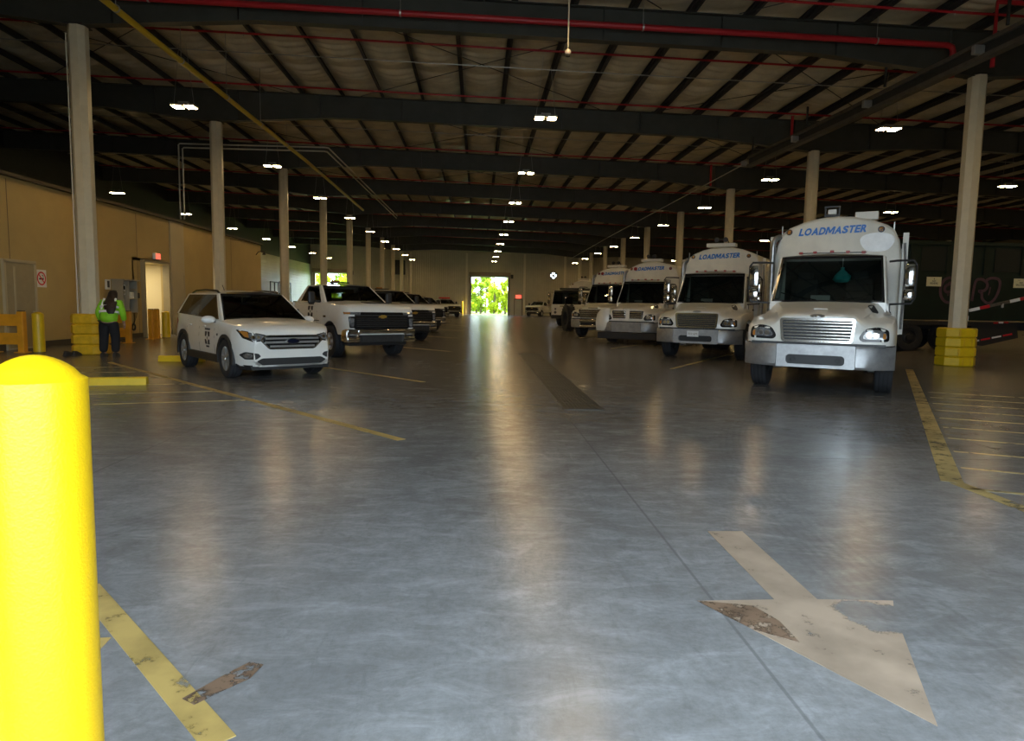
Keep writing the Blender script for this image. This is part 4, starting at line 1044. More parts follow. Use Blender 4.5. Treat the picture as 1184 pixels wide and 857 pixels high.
# ---------------------------------------------------------------- white work pickup
def make_pickup(deco=True):
    root = empty('pickup_truck'); WB = 3.62; ARCH = [(0, .43, .52), (-WB, .43, .52)]
    zs = [(1.02, 1.14), (1.0, 1.22), (.94, 1.31), (.8, 1.36), (-.5, 1.41), (-2.42, 1.42)]
    zc = [(1.02, 1.20), (1.0, 1.28), (.94, 1.36), (.8, 1.42), (-.5, 1.49), (-2.42, 1.46)]
    def w(x): return 1.02 - (.10 * ((x - .6) / .42) ** 2 if x > .6 else 0)
    def sec(x):
        W, a, b = w(x), interp(zs, x), interp(zc, x); z0 = arch_z(x, .62 if x > .5 else .52, ARCH)
        out = [(W * .97, z0)]
        for t, k in ((.3, .99), (.6, 1.0), (.85, .985)): out.append((W * k, z0 + (a - z0) * t))
        return out + [(W * .955, a), (W * .88, a + (b - a) * .5), (W * .42, b - .012), (W * .36, b), (0, b)]
    xs = sorted(set([1.02, 1.0, .97, .94, .8, .65] + arch_xs(0, .52) + [-.7, -1.0, -1.5, -2.0, -2.42]), reverse=True)
    b = MB(); shell(b, xs, sec); bv = b.tree(); b.build('body', white_paint, root, smooth=True, angle=38)
    bed = MB(); AR2 = [(-WB, .43, .52)]
    def sec2(x):
        z0 = arch_z(x, .55, AR2); return [(1.0, z0), (1.02, z0 + (1.4 - z0) * .4), (1.02, 1.40), (1.0, 1.42), (.93, 1.42), (.93, .95), (.5, .93), (0, .93)]
    shell(bed, sorted(set([-2.48, -2.7, -2.9] + arch_xs(-WB, .52) + [-4.3, -4.6, -4.9]), reverse=True), sec2); bed.build('cargo_bed', white_paint, root, smooth=True, angle=35)
    MB().box((-2.6, 0, 1.30), (.06, 1.9, .30)).build('bed_rack', black_plastic, root)
    greenhouse(root, white_paint, dict(xwb=-.42, zwb=1.42, wb=.93, xwt=-1.12, zt=1.90, wt=.74, xrt=-2.05, xrb=-2.38, zrb=1.44, wrb=.93, wsb=.12),
               [(.14, .82, .10, .90)], [(.11, .85, .05, .94)], ws_pane=(.05, .95, .06, .93), roof_bulge=.07)
    MB().box((-1.4, 0, 1.475), (1.8, 1.7, .02)).build('cabin_deck', interior_dark, root)
    for y in (.42, -.42):
        MB().box((-1.75, y, 1.58), (.16, .5, .26), Matrix.Rotation(R(-10), 3, 'Y'), bev=.04).build('seat', seat_fabric, root); MB().box((-1.8, y, 1.76), (.1, .26, .13), bev=.03).build('headrest', seat_fabric, root)
    MB().lathe([(.17, -.013), (.195, -.013), (.195, .013), (.17, .013)], (-1.05, .42, 1.55), 'x', 20, loop=True).build('steering_wheel', interior_dark, root)
    MB().box((-1.8, 0, .58), (5.6, 1.1, .28)).build('underbody', dark_steel, root)
    # nose
    gp = round_poly([(-.76, 1.20), (.76, 1.20), (.80, .80), (.74, .76), (-.74, .76), (-.80, .80)], .03)
    gb = drape(bv, gp, 'x+', .012, .03).build('grille', black_gloss, root)
    for k in range(5): drape(bv, [(-.72, .83 + .052 * k), (.72, .83 + .052 * k), (.72, .85 + .052 * k), (-.72, .85 + .052 * k)], 'x+', .03, .012, 1).build('grille_bar', black_plastic, gb)
    drape(bv, [(-.76, 1.10), (.76, 1.10), (.76, 1.135), (-.76, 1.135)], 'x+', .03, .012).build('grille_bar', black_plastic, gb)
    bow_ = [(-.15, -.03), (-.055, -.03), (-.055, -.055), (.055, -.055), (.055, -.03), (.13, -.03), (.15, .03), (.055, .03), (.055, .055), (-.055, .055), (-.055, .03), (-.13, .03)]
    drape(bv, [(y * .78, z * .8 + 1.085) for y, z in bow_], 'x+', .048, .02, 1).build('emblem', gold, root)
    for s in (1, -1):
        drape(bv, [(s * y, z) for y, z in ((.60, 1.20), (.985, 1.20), (.98, 1.14), (.62, 1.135))], 'x+', .014, .03).build('headlamp', lamp_clear, root)
        drape(bv, [(s * y, z) for y, z in ((.89, 1.195), (.985, 1.195), (.98, 1.145), (.90, 1.145))], 'x+', .02, .03).build('indicator', amber, root)
        drape(bv, [(s * y, z) for y, z in round_poly([(.76, 1.09), (.93, 1.09), (.91, .80), (.78, .80)], .03)], 'x+', .016, .03).build('lamp_bezel', black_gloss, root)
        drape(bv, [(s * y, z) for y, z in round_poly([(.79, 1.04), (.90, 1.04), (.885, .83), (.80, .83)], .02)], 'x+', .024, .02).build('lower_lamp', lamp_clear, root)
        drape(bv, [(-.36, 1.04), (-.20, 1.04), (-.20, 1.09), (-.36, 1.09)], 'y+' if s > 0 else 'y-', .004, .01, 1).build('fender_badge', black_gloss, root)
        MB().box((-.78, s * 1.16, 1.56), (.10, .20, .34), bev=.05).build('mirror_head', black_plastic, root); MB().tube([(-.72, s * .93, 1.45), (-.76, s * 1.1, 1.47)], .03, 8).build('mirror_arm', black_plastic, root)
        MB().box((-2.15, s * 1.02, 1.20), (.2, .03, .05), bev=.01).build('door_handle', black_plastic, root)
        for xd in (-.78, -2.30): drape(bv, [(xd - .007, .62), (xd + .007, .62), (xd + .007, 1.38), (xd - .007, 1.38)], 'y+' if s > 0 else 'y-', .001, .003, 2).build('door_gap', black_plastic, root)
        MB().box((-1.4, s * .98, .47), (1.7, .12, .08), bev=.02).build('side_step', black_plastic, root)
        ch = MB(); ch.box((.90, s * .80, .70), (.30, .34, .14), bev=.02); ch.box((.90, s * .80, .50), (.30, .34, .14), bev=.02); ch.box((.90, s * .68, .60), (.28, .05, .3), bev=.01); ch.box((.84, s * .955, .60), (.34, .06, .3), bev=.02)
        ch.build('bumper_end', chrome, root, smooth=True); MB().box((.88, s * .80, .60), (.22, .22, .1)).build('step_recess', black_plastic, root)
    MB().box((.96, 0, .71), (.22, 1.36, .12), bev=.02).build('bumper_bar', chrome, root, smooth=True)
    MB().box((.88, 0, .53), (.20, 1.30, .26), bev=.02).build('lower_grille', black_plastic, root)
    MB().box((.70, 0, .38), (.20, 1.7, .10), bev=.02).build('air_dam', black_plastic, root)
    drape(bv, [(.42, -.30), (.80, -.34), (.80, .34), (.42, .30)], 'z+', .02, .03).build('hood_scoop', black_plastic, root)
    if deco:
        emblem_decal(root, bv, 'y-', -1.22, 1.18, .28)
        drape(bv, [(-1.20, .93), (-.62, .93), (-.62, .955), (-1.20, .955)], 'y-', .003, .004, 1).build('small_print', decal_black, root)
    MB().box((-1.55, 0, 2.0), (.26, .5, .035), bev=.01).build('beacon_plate', black_plastic, root); MB().box((-1.55, -.12, 2.035), (.16, .2, .05), bev=.015).build('beacon', amber, root)
    MB().prism([(-1.95, 1.97), (-2.15, 1.97), (-2.12, 2.05)], 'y', -.01, .01).build('roof_fin', black_plastic, root)
    for x in (0, -WB):
        for s in (1, -1): add_wheel(root, 'pickup', x, s * .87, .42)
    return root
pk = make_pickup(); pk.location = (-3.1, 18.45, 0); pk.rotation_euler = (0, 0, R(-54))
tag(pk, 'white work pickup with black grille, gold emblem and amber roof beacon beside the crossover', 'pickup')
for x, y, a, lab in ((-3.0, 26.3, -54, 'white pickup with black hood scoop, second from the crossover in the angled row'), (-3.05, 34.7, -54, 'white pickup, third from the crossover in the angled row'),
                     (-3.75, 54.6, -54, 'dark-looking pickup, fourth from the crossover in the angled row'), (-3.2, 75.5, -62, 'pickup with a red light bar on its roof near the far wall'),
                     (7.3, 87.3, -118, 'white pickup parked against the far wall below the exhaust fan')):
    q = copy_tree(pk); q.location = (x, y, 0); q.rotation_euler = (0, 0, R(a)); tag(q, lab, 'pickup')
    if 'red light bar' in lab:
        MB().box((-1.5, 0, 2.10), (.3, 1.3, .16), bev=.03).build('light_bar', mat('bar_red', (.6, .03, .02), .35), q)

# ---------------------------------------------------------------- refuse trucks
def wide_lettering(word, width, height):
    """heavy slanted capitals set letter by letter, each stretched to its own width"""
    WID = dict(M=1.35, O=1.12, A=1.12, D=1.0, L=.78, S=.9, T=.92, E=.8, R=.98); bm = bmesh.new(); x = 0
    for ch in word:
        if ch == 'M':
            o_ = MB().prism([(0, 0), (0, 1), (.26, 1), (.5, .50), (.74, 1), (1, 1), (1, 0), (.80, 0), (.80, .64), (.58, .18), (.42, .18), (.20, .64), (.20, 0)], 'z', -.004, .004).build('letter', letter_blue); g = o_.data; bpy.data.objects.remove(o_)
        else: g = text_mesh(ch, .2, extrude=.004, bold=.0085)
        xs_ = [v.co.x for v in g.vertices]; ys_ = [v.co.y for v in g.vertices]
        kx = WID[ch] * .13 / (max(xs_) - min(xs_)); ky = height / (max(ys_) - min(ys_))
        g.transform(Matrix.Translation((-min(xs_), -(min(ys_) + max(ys_)) / 2, 0))); g.transform(Matrix.Diagonal((kx, ky, 1, 1))); g.transform(Matrix.Translation((x, 0, 0)))
        bm.from_mesh(g); bpy.data.meshes.remove(g); x += WID[ch] * .13 + .008
    me = bpy.data.meshes.new('lettering'); bm.to_mesh(me); bm.free()
    sh = Matrix.Identity(4); sh[0][1] = .28; me.transform(Matrix.Translation((-x / 2, 0, 0))); me.transform(Matrix.Diagonal((width / x, 1, 1, 1))); me.transform(sh)
    return me
def truck_body(root, gadgets, text=True, red=False):
    """packer body behind the cab; front face at x=-1.62"""
    half = [(1.14, 1.0), (1.18, 1.2), (1.18, 2.55), (1.13, 2.85), (1.03, 3.06), (.90, 3.16), (.6, 3.28), (.3, 3.345), (0, 3.365)]
    full = half + [(-y, z) for y, z in reversed(half[:-1])]
    b = MB(); rings = []
    for x, k in ((-1.62, .955), (-1.64, .98), (-1.70, 1.0), (-7.2, 1.0)): rings.append([(x, y * k, 1.0 + (z - 1.0) * k) for y, z in full])
    b.loft(rings); bv = b.tree(); b.build('packer_body', body_white, root, smooth=True, angle=30)
    for s in (1, -1):
        for k in range(7): MB().box((-1.95 - .82 * k, s * 1.20, 1.85), (.10, .07, 1.7)).build('body_rib', body_white, root)
        MB().box((-4.5, s * 1.2, 2.72), (5.4, .05, .12)).build('top_rail', body_white, root); MB().box((-4.5, s * 1.2, 1.06), (5.4, .06, .14)).build('lower_rail', body_white, root)
        MB().box((-1.80, s * 1.235, 2.0), (.10, .10, 2.0)).build('corner_channel', body_white, root)
        MB().tube([(-1.72, s * 1.25, 1.1), (-1.72, s * 1.27, 2.2), (-1.75, s * 1.22, 2.8)], .025, 8).build('hydraulic_line', steel_grey, root)
    MB().prism([(-7.2, 1.0), (-8.3, .7), (-8.6, 1.4), (-8.2, 3.1), (-7.2, 3.3)], 'y', -1.1, 1.1).build('tailgate', body_white, root)
    def disc(y, z, r, m, nm): drape(bv, ellipse(y, z, r, r, 16), 'x+', .02, .03, 1).build(nm, m, root)
    for y in (-.90, .80):
        disc(y, 3.07, .062, black_plastic, 'marker_ring'); disc(y, 3.07, .042, red_lens if red else amber, 'marker_lamp')
    if red: disc(-.72, 3.07, .075, red_lens, 'marker_lamp')
    if text:
        me = wide_lettering('LOADMASTER', 1.26, .15); me.transform(basis((0, 1, .035), (0, -.035, 1), (-1.608, -.07, 3.08)))
        link('lettering', me, letter_blue, root)
    if gadgets:
        c = MB()
        for sy in (-.13, .13): c.box((-1.85, -.12 + sy, 3.47), (.03, .03, .22))
        c.box((-1.85, -.12, 3.58), (.10, .30, .03)); c.box((-1.85, -.12, 3.40), (.08, .28, .04)); c.build('camera_cage', black_plastic, root)
        MB().box((-1.86, -.12, 3.48), (.10, .16, .10), bev=.015).build('camera', paper_white, root)
        MB().box((-1.9, .52, 3.37), (.25, .42, .16), bev=.01).build('junction_box', body_white, root)
        drape(bv, [(.74 + .30 * math.cos(a) * (1 + .08 * math.sin(3 * a)), 2.82 + .21 * math.sin(a) * (1 + .1 * math.cos(2 * a))) for a in [2 * PI * k / 24 for k in range(24)]], 'x+', .003, .004, 2).build('repaint_patch', fresh_white, root)
    else:
        MB().box((-1.95, -.1, 3.44), (.3, .9, .12), bev=.02).build('roof_box', body_white, root)
        MB().tube([(-1.9, -.3, 3.45), (-1.8, -.25, 3.6), (-1.8, .1, 3.6), (-1.9, .15, 3.45)], .02, 6).build('work_light_bar', black_plastic, root)
        for y in (-.22, .05): MB().lathe([(.0, -.06), (.07, -.04), (.075, .04), (0, .04)], (-1.78, y, 3.6), 'x', 12).build('work_light', black_plastic, root)
    for y in (-1.05, 1.02): MB().box((-1.7, y, 3.12), (.02, .02, .18)).build('aerial', galv, root)
def chassis(root):
    for s in (1, -1): MB().box((-3.2, s * .43, .82), (8.4, .09, .26)).build('frame_rail', dark_steel, root)
    MB().box((0, 0, .52), (.14, 1.8, .14), bev=.02).build('front_axle', dark_steel, root)
    for x in (-4.6, -5.9):
        MB().box((x, 0, .54), (.2, 1.9, .24), bev=.03).build('rear_axle', dark_steel, root)
        for s in (1, -1): add_wheel(root, 'truck', x, s * 1.02, .52); add_wheel(root, 'truck', x, s * .70, .52)
    for s in (1, -1): add_wheel(root, 'truck', 0, s * 1.04, .52)
    MB().box((.55, 0, .72), (.7, 1.2, .35), bev=.03).build('engine_sump', dark_steel, root)
def mirrors(root, xm=-.42):
    for s in (1, -1):
        MB().tube([(xm - .05, s * 1.0, 2.36), (xm, s * 1.12, 2.37), (xm + .03, s * 1.38, 2.37), (xm + .03, s * 1.43, 2.30), (xm + .03, s * 1.43, 1.70), (xm + .03, s * 1.38, 1.60), (xm - .05, s * 1.04, 1.58)], .020, 8).build('mirror_bracket', black_plastic, root, smooth=True)
        h = MB(); h.box((xm + .03, s * 1.34, 2.10), (.14, .19, .42), bev=.055); h.build('mirror_head', chrome, root, smooth=True)
        h = MB(); h.box((xm + .03, s * 1.34, 1.76), (.15, .19, .22), bev=.06); h.build('convex_mirror', chrome, root, smooth=True)
        MB().box((xm - .045, s * 1.34, 2.10), (.01, .16, .38)).build('mirror_glass', black_gloss, root)
def make_truck(style='bars', gadgets=False, red=False, text=True):
    root = empty('refuse_truck'); chassis(root); ARCH = [(0, .52, .62)]
    tab = {  # x: fender half width, fender top, hood half width, hood top
        'wf': [(1.14, 1.00), (1.10, 1.07), (1.02, 1.13), (.9, 1.17), (.5, 1.20), (-.62, 1.20)], 'zf': [(1.14, 1.12), (1.10, 1.17), (1.02, 1.21), (.9, 1.25), (.5, 1.33), (0, 1.36), (-.62, 1.38)],
        'wc': [(1.14, .66), (1.02, .68), (.5, .76), (0, .88), (-.3, .98), (-.62, 1.0)], 'zc': [(1.14, 1.34), (1.10, 1.37), (1.02, 1.395), (.9, 1.42), (.5, 1.485), (0, 1.56), (-.3, 1.62), (-.62, 1.63)]}
    def sec(x):
        wf, zf, wc, zc = (interp(tab[k], x) for k in ('wf', 'zf', 'wc', 'zc')); z0 = arch_z(x, .88 if x > .3 else .70, ARCH)
        return [(wf, z0), (wf, z0 + (zf - .14 - z0) * .5), (wf * .995, zf - .12), (wf - .05, zf - .03), (wf - .14, zf + .005), (wc + .10, zf + .02), (wc + .02, zf + .07), (wc - .02, zc - .10), (wc - .10, zc - .015), (wc * .5, zc + .005), (0, zc + .015)]
    xs = sorted(set([1.14, 1.125, 1.10, 1.06, 1.02, .96, .9, .8, .7] + arch_xs(0, .62, 18) + [-.64]), reverse=True)
    b = MB(); shell(b, xs, sec); bv = b.tree(); b.build('hood', truck_white, root, smooth=True, angle=42)
    # cab
    cl = MB(); cl.loft([[(x, y, z) for y, z in ((1.0, .72), (1.045, 1.0), (1.045, 1.4), (1.01, 1.60), (-1.01, 1.60), (-1.045, 1.4), (-1.045, 1.0), (-1.0, .72))] for x in (-.64, -1.50)]); cl.build('cab_base', truck_white, root, smooth=True, angle=40)
    cw = MB(); cw.loft([[(x, y, z) for y, z in ((.97, 1.3), (1.0, 1.5), (.99, 1.61), (-.99, 1.61), (-1.0, 1.5), (-.97, 1.3))] for x in (-.24, -.66)]); cw.build('cowl', truck_white, root)
    greenhouse(root, truck_white, dict(xwb=-.26, zwb=1.60, wb=1.0, xwt=-.74, zt=2.49, wt=.91, xrt=-1.46, xrb=-1.50, zrb=1.60, wrb=1.0, wsb=.10),
               [(.20, .86, .10, .86)], [(.17, .89, .06, .90)], ws_pane=(.035, .965, .035, .945), rear_pane=(.2, .8, .45, .8), roof_bulge=.075)
    MB().box((-.85, 0, 1.625), (1.2, 1.86, .03)).build('dashboard', interior_dark, root)
    MB().box((-1.44, 0, 2.02), (.02, 1.8, .85)).build('cab_liner', interior_dark, root)
    for y in (.5, -.5):
        MB().box((-1.25, y, 1.85), (.16, .52, .46), Matrix.Rotation(R(-8), 3, 'Y'), bev=.06).build('seat', seat_fabric, root); MB().box((-1.3, y, 2.15), (.11, .30, .17), bev=.04).build('headrest', seat_fabric, root)
    MB().lathe([(.20, -.014), (.235, -.014), (.235, .014), (.20, .014)], (-.86, .48, 1.83), 'x', 24, loop=True).box((-.86, .48, 1.83), (.02, .42, .04)).build('steering_wheel', interior_dark, root)
    for k, s in enumerate((1, -1)):
        MB().tube([(-.30, s * .18, 1.645), (-.33, s * .52, 1.70), (-.34, s * .82, 1.78)], .012, 6).build('wiper', black_plastic, root)
        MB().box((-1.36, s * 1.055, 1.42), (.14, .03, .05), bev=.01).build('door_handle', black_plastic, root)
        for xd in (-.66, -1.44): MB().box((xd, s * 1.043, 1.2), (.012, .012, .8)).build('door_gap', black_plastic, root)
        MB().box((-1.05, s * .92, .50), (.85, .34, .42), bev=.03).build('step_box', steel_grey, root)
        for z in (.42, .64): MB().box((-1.05, s * 1.09, z), (.8, .03, .04)).build('step', dark_steel, root)
        # headlamps
        hl = [(s * y, z) for y, z in round_poly([(.64, 1.00), (.73, 1.15), (.92, 1.19), (1.085, 1.14), (1.095, .95), (.69, .935)], .05)]
        drape(bv, hl, 'x+', .006, .03).build('headlamp_bezel', black_gloss, root)
        hi = [(s * y, z) for y, z in round_poly([(.70, 1.02), (.765, 1.115), (.92, 1.145), (1.05, 1.095), (1.055, .985), (.73, .98)], .04)]
        h = drape(bv, hi, 'x+', .016, .02).build('headlamp', lamp_clear, root)
        for cy, r_, m in ((.80, .045, chrome), (.90, .042, chrome)): drape(bv, ellipse(s * cy, 1.045, r_, r_, 14), 'x+', .022, .012, 1).build('reflector', m, h)
        drape(bv, [(s * y, z) for y, z in ((1.0, .995), (1.045, .995), (1.045, 1.07), (1.005, 1.09))], 'x+', .022, .012, 1).build('indicator', amber, h)
    drape(bv, ellipse(.10, .80, .14, .085, 18), 'z+', .012, .03, 1).build('air_intake', dark_steel, root)
    for y in (-.55, -.30, .0, .28, .55): MB().box((-.86 + abs(y) * .1, y, 2.592 - abs(y) * .05), (.09, .07, .045), bev=.012).build('cab_marker', red_lens, root)
    MB().box((-.86, 0, 2.568), (.05, 1.2, .015)).build('marker_strip', black_plastic, root)
    # grille
    if style == 'bars':
        o = round_poly([(-.60, 1.315), (.60, 1.315), (.56, .90), (-.56, .90)], .06); i = round_poly([(-.555, 1.275), (.555, 1.275), (.52, .94), (-.52, .94)], .04)
        g = MB(); ring_poly_prism(g, o, i, 'x', 1.12, 1.175); gf = g.build('grille_surround', chrome, root, smooth=True)
        MB().prism(i, 'x', 1.13, 1.145).build('grille_back', black_plastic, root)
        for k in range(6): MB().box((1.160, 0, .975 + .053 * k), (.022, 1.09 - .012 * (5 - k), .020), bev=.004).build('grille_bar', chrome, gf)
        drape(bv, ellipse(0, 1.355, .12, .03, 18), 'x+', .02, .03, 1).build('emblem', steel_grey, root)
        MB().box((.72, 0, 1.475), (.04, .22, .012)).build('hood_badge', fresh_white, root)
    elif style == 'split':
        for s in (1, -1):
            q = round_poly([(s * .08, 1.30), (s * .64, 1.30), (s * .60, 1.0), (s * .08, 1.0)], .02)
            gf = MB().prism(q, 'x', 1.12, 1.15).build('grille_back', black_plastic, root)
            for k in range(3): MB().box((1.165, s * .34, 1.06 + .09 * k), (.022, .48, .05), bev=.006).build('grille_bar', chrome, gf)
        for y in (-.2, .1): MB().sphere((1.1, y, 1.36), (.03, .03, .02), 8, 6).build('hood_stud', chrome, root)
    else:
        q = round_poly([(-.72, 1.31), (.72, 1.31), (.66, .92), (-.66, .92)], .05); gf = MB().prism(q, 'x', 1.12, 1.15).build('grille_back', black_plastic, root)
        for k in range(5): MB().box((1.165, 0, .97 + .075 * k), (.025, 1.30, .038), bev=.008).build('grille_bar', chrome, gf)
        MB().box((1.13, 0, 1.37), (.05, .5, .05), bev=.01).build('emblem_bar', chrome, root)
    # bumper in three pieces with a central slot
    def bar(y0, y1, z0, z1, xf, n=6):
        m = MB(); m.loft([[(xf(y) - t, y, z) for t, z in ((0, z0 + .04), (.0, z1 - .05), (.03, z1), (.12, z1), (.12, z0), (.03, z0))] for y in [y0 + (y1 - y0) * k / n for k in range(n + 1)]]); return m
    xf = lambda y: 1.25 - (.34 * ((abs(y) - .62) / .58) ** 2 if abs(y) > .62 else 0)
    for s in (1, -1): bar(s * .625, s * 1.2, .47, .86, xf).build('bumper_end', bumper_metal, root, smooth=True)
    if style == 'bars':
        c = MB(); ring_poly_prism(c, rrect(0, .665, 1.235, .39, .02), rrect(0, .605, .92, .165, .06), 'x', 1.14, 1.25); c.build('bumper_centre', bumper_metal, root, smooth=True)
        MB().prism(rrect(0, .605, .92, .165, .06), 'x', 1.15, 1.18).build('bumper_slot', black_plastic, root)
        for y in (-.36, .36): MB().lathe([(.02, 0), (.05, 0), (.05, .02), (.02, .02)], (1.18, y, .605), 'x', 14, loop=True).build('tow_eye', dark_steel, root)
    elif style == 'split':
        MB().box((1.19, 0, .665), (.12, 1.235, .39), bev=.012).build('bumper_centre', bumper_metal, root)
        MB().box((1.0, 0, .32), (.5, 2.4, .26), bev=.03).build('lower_skirt', black_plastic, root)
        p = MB(); p.loft([[(1.30 - .5 * (t - .5) ** 2 - .18 * abs(q), -.98 - .36 * q + .02 * t, .50 + t * (.88 - .22 * max(0, q) ** 2)) for q in (-.6, -.2, .2, .6, 1.0)] + [(1.27 - .5 * (t - .5) ** 2 - .18 * abs(q), -.98 - .36 * q, .50 + t * (.88 - .22 * max(0, q) ** 2)) for q in (1.0, .6, .2, -.2, -.6)] for t in (0, .25, .5, .75, 1)])
        p.build('fender_panel', truck_white, root, smooth=True)
    else:
        MB().box((1.19, 0, .78), (.12, 1.235, .16), bev=.02).build('bumper_centre', chrome, root, smooth=True); MB().box((1.19, 0, .53), (.12, 1.235, .13), bev=.02).build('bumper_centre', chrome, root, smooth=True)
        MB().box((1.15, 0, .655), (.05, 1.2, .14)).build('bumper_slot', black_plastic, root)
    MB().box((1.10, 0, .875), (.1, 2.1, .045)).build('bumper_gap', black_plastic, root)
    mirrors(root)
    st = MB(); st.tube([(-1.56, -1.20, .9), (-1.56, -1.20, 2.72), (-1.56, -1.19, 2.86), (-1.60, -1.15, 2.95), (-1.66, -1.08, 2.99)], .058, 14); st.build('exhaust_stack', steel_grey, root, smooth=True)
    truck_body(root, gadgets, text, red)
    return root
def place(o, x, y, a, lab, cat='truck', group=None): o.location = (x, y, 0); o.rotation_euler = (0, 0, R(a)); return tag(o, lab, cat, group)
TA = -122.6
tk1 = make_truck('bars', True); place(tk1, 6.4, 12.2, TA, 'white refuse truck with blue lettering and a teal bag hanging behind its windshield')
tk2 = make_truck('bars', False); place(tk2, 6.7, 19.5, TA, 'white refuse truck with blue lettering and a white plate on its bumper slot')
MB().box((1.262, -.06, .735), (.012, .32, .16), bev=.003).build('number_plate', fresh_white, tk2)
lettering('810 6JM', .075, (0, 1, 0), (0, 0, 1), (1.27, -.06, .735), cabinet_grey, tk2, 'plate_number')
tk3 = make_truck('split', False, True); place(tk3, 6.4, 26.9, TA, 'white refuse truck with split grille and a curved panel over one headlamp')
tk4 = make_truck('wide', False, True); place(tk4, 5.85, 31.6, TA, 'white refuse truck with wide chrome grille and double bumper bars')
# cab-over truck
def make_cabover():
    root = empty('cabover_truck'); chassis(root)
    b = MB(); b.loft([[(x, y, z) for y, z in ((1.1, .55), (1.18, .7), (1.18, 1.55), (-1.18, 1.55), (-1.18, .7), (-1.1, .55))] for x in (1.30, 1.27, -.8)]); b.build('cab_base', truck_white, root)
    greenhouse(root, truck_white, dict(xwb=1.28, zwb=1.55, wb=1.17, xwt=1.12, zt=2.52, wt=1.10, xrt=-.75, xrb=-.8, zrb=1.55, wrb=1.15, wsb=.06), [(.08, .75, .08, .85)], [(.05, .8, .05, .9)], ws_pane=(.04, .96, .05, .92), roof_bulge=.05)
    MB().box((.3, 0, 1.57), (1.6, 2.1, .03)).build('dashboard', interior_dark, root)
    for y in (.5, -.5): MB().box((-.2, y, 1.85), (.2, .55, .5), bev=.06).build('seat', seat_fabric, root)
    for s in (1, -1):
        for z, r_ in ((.98, .10), (1.22, .07)):
            MB().lathe([(0, .0), (r_, 0), (r_, .03), (r_ * .8, .05), (0, .05)], (1.29, s * .86, z), 'x', 16).build('headlamp', lamp_clear, root)
        MB().tube([(1.1, s * 1.15, 2.4), (1.3, s * 1.4, 2.4), (1.3, s * 1.4, 1.5)], .02, 6).build('mirror_bracket', black_plastic, root); MB().box((1.3, s * 1.38, 1.95), (.12, .22, .75), bev=.04).build('mirror_head', chrome, root, smooth=True)
    MB().box((1.3, 0, .66), (.14, 2.3, .26), bev=.03).build('bumper', dark_steel, root); MB().box((1.31, 0, 1.42), (.03, 1.0, .12)).build('badge_strip', cabinet_grey, root)
    MB().box((-.2, 0, 2.66), (1.4, 1.9, .16), bev=.04).build('roof_unit', dark_steel, root)
    truck_body(root, False, False)
    return root
tk5 = make_cabover(); place(tk5, 6.9, 48.6, TA, 'white flat-fronted cab-over truck with round headlamps beyond the bonneted trucks')
# hanging bag, papers on dashboards
def in_truck(o, tk, p, rz=0):
    q = tk.matrix_basis @ Vector(p); a = tk.rotation_euler.z; o.location = q; o.rotation_euler = (0, 0, a + rz); return o
for tk in (tk1, tk2): pass
bpy.context.view_layer.update()
bg = empty('plastic_bag'); m = MB(); m.loft([[(r * (1 + .18 * math.sin(3 * a + k)) * math.cos(a) * .6, r * (1 + .12 * math.sin(5 * a + 2 * k)) * math.sin(a), z) for a in [2 * PI * q / 16 for q in range(16)]] for k, (r, z) in enumerate(((.01, .0), (.10, .01), (.155, .06), (.14, .13), (.085, .19), (.03, .25), (.035, .29)))])
m.build('pouch', teal_bag, bg, smooth=True); MB().cyl((0, 0, .27), (0, 0, .46), .006, n=6).build('string', paper_white, bg)
in_truck(bg, tk1, (-.62, .22, 1.98)); tag(bg, 'teal plastic bag hanging on a string behind the windshield of the first refuse truck', 'bag')
for tk, lab in ((tk1, 'white sheet of paper behind the windshield of the truck with the teal bag'), (tk2, 'white sheet of paper behind the windshield of the truck with the number plate'), (tk3, 'white sheet of paper behind the windshield of the truck with the split grille')):
    pp = MB(); pp.loft([[(x + .03 * z_, y, z_) for y in (-.17, .17)] + [(x + .03 * z_ + .004, y, z_ + .001) for y in (.17, -.17)] for x, z_ in ((0, 0), (-.02, .05), (-.05, .09))]); o = pp.build('dashboard_paper', paper_white)
    in_truck(o, tk, (-.38, -.12, 1.645)); tag(o, lab, 'paper')
# worn black tyre standing by the trucks
t = empty('tractor_tyre', (5.2, 38.8, 0), R(10)); prof = [(.40, -.2), (.60, -.25), (.72, -.22), (.74, 0), (.72, .22), (.60, .25), (.40, .2)]
m = MB(); m.lathe(prof, (0, 0, .74), 'x', 36, loop=True); m.build('carcass', rubber, t, smooth=True)
lg = MB()
for k in range(24):
    a = 2 * PI * k / 24
    for s in (-1, 1): lg.box((s * .11, .735 * math.cos(a + s * .06), .74 + .735 * math.sin(a + s * .06)), (.24, .05, .04), Matrix.Rotation(a, 3, 'X') @ Matrix.Rotation(s * R(25), 3, 'Z'))
lg.build('tread_lugs', rubber, t); tag(t, 'big black lugged tyre standing upright between the refuse trucks', 'tyre')

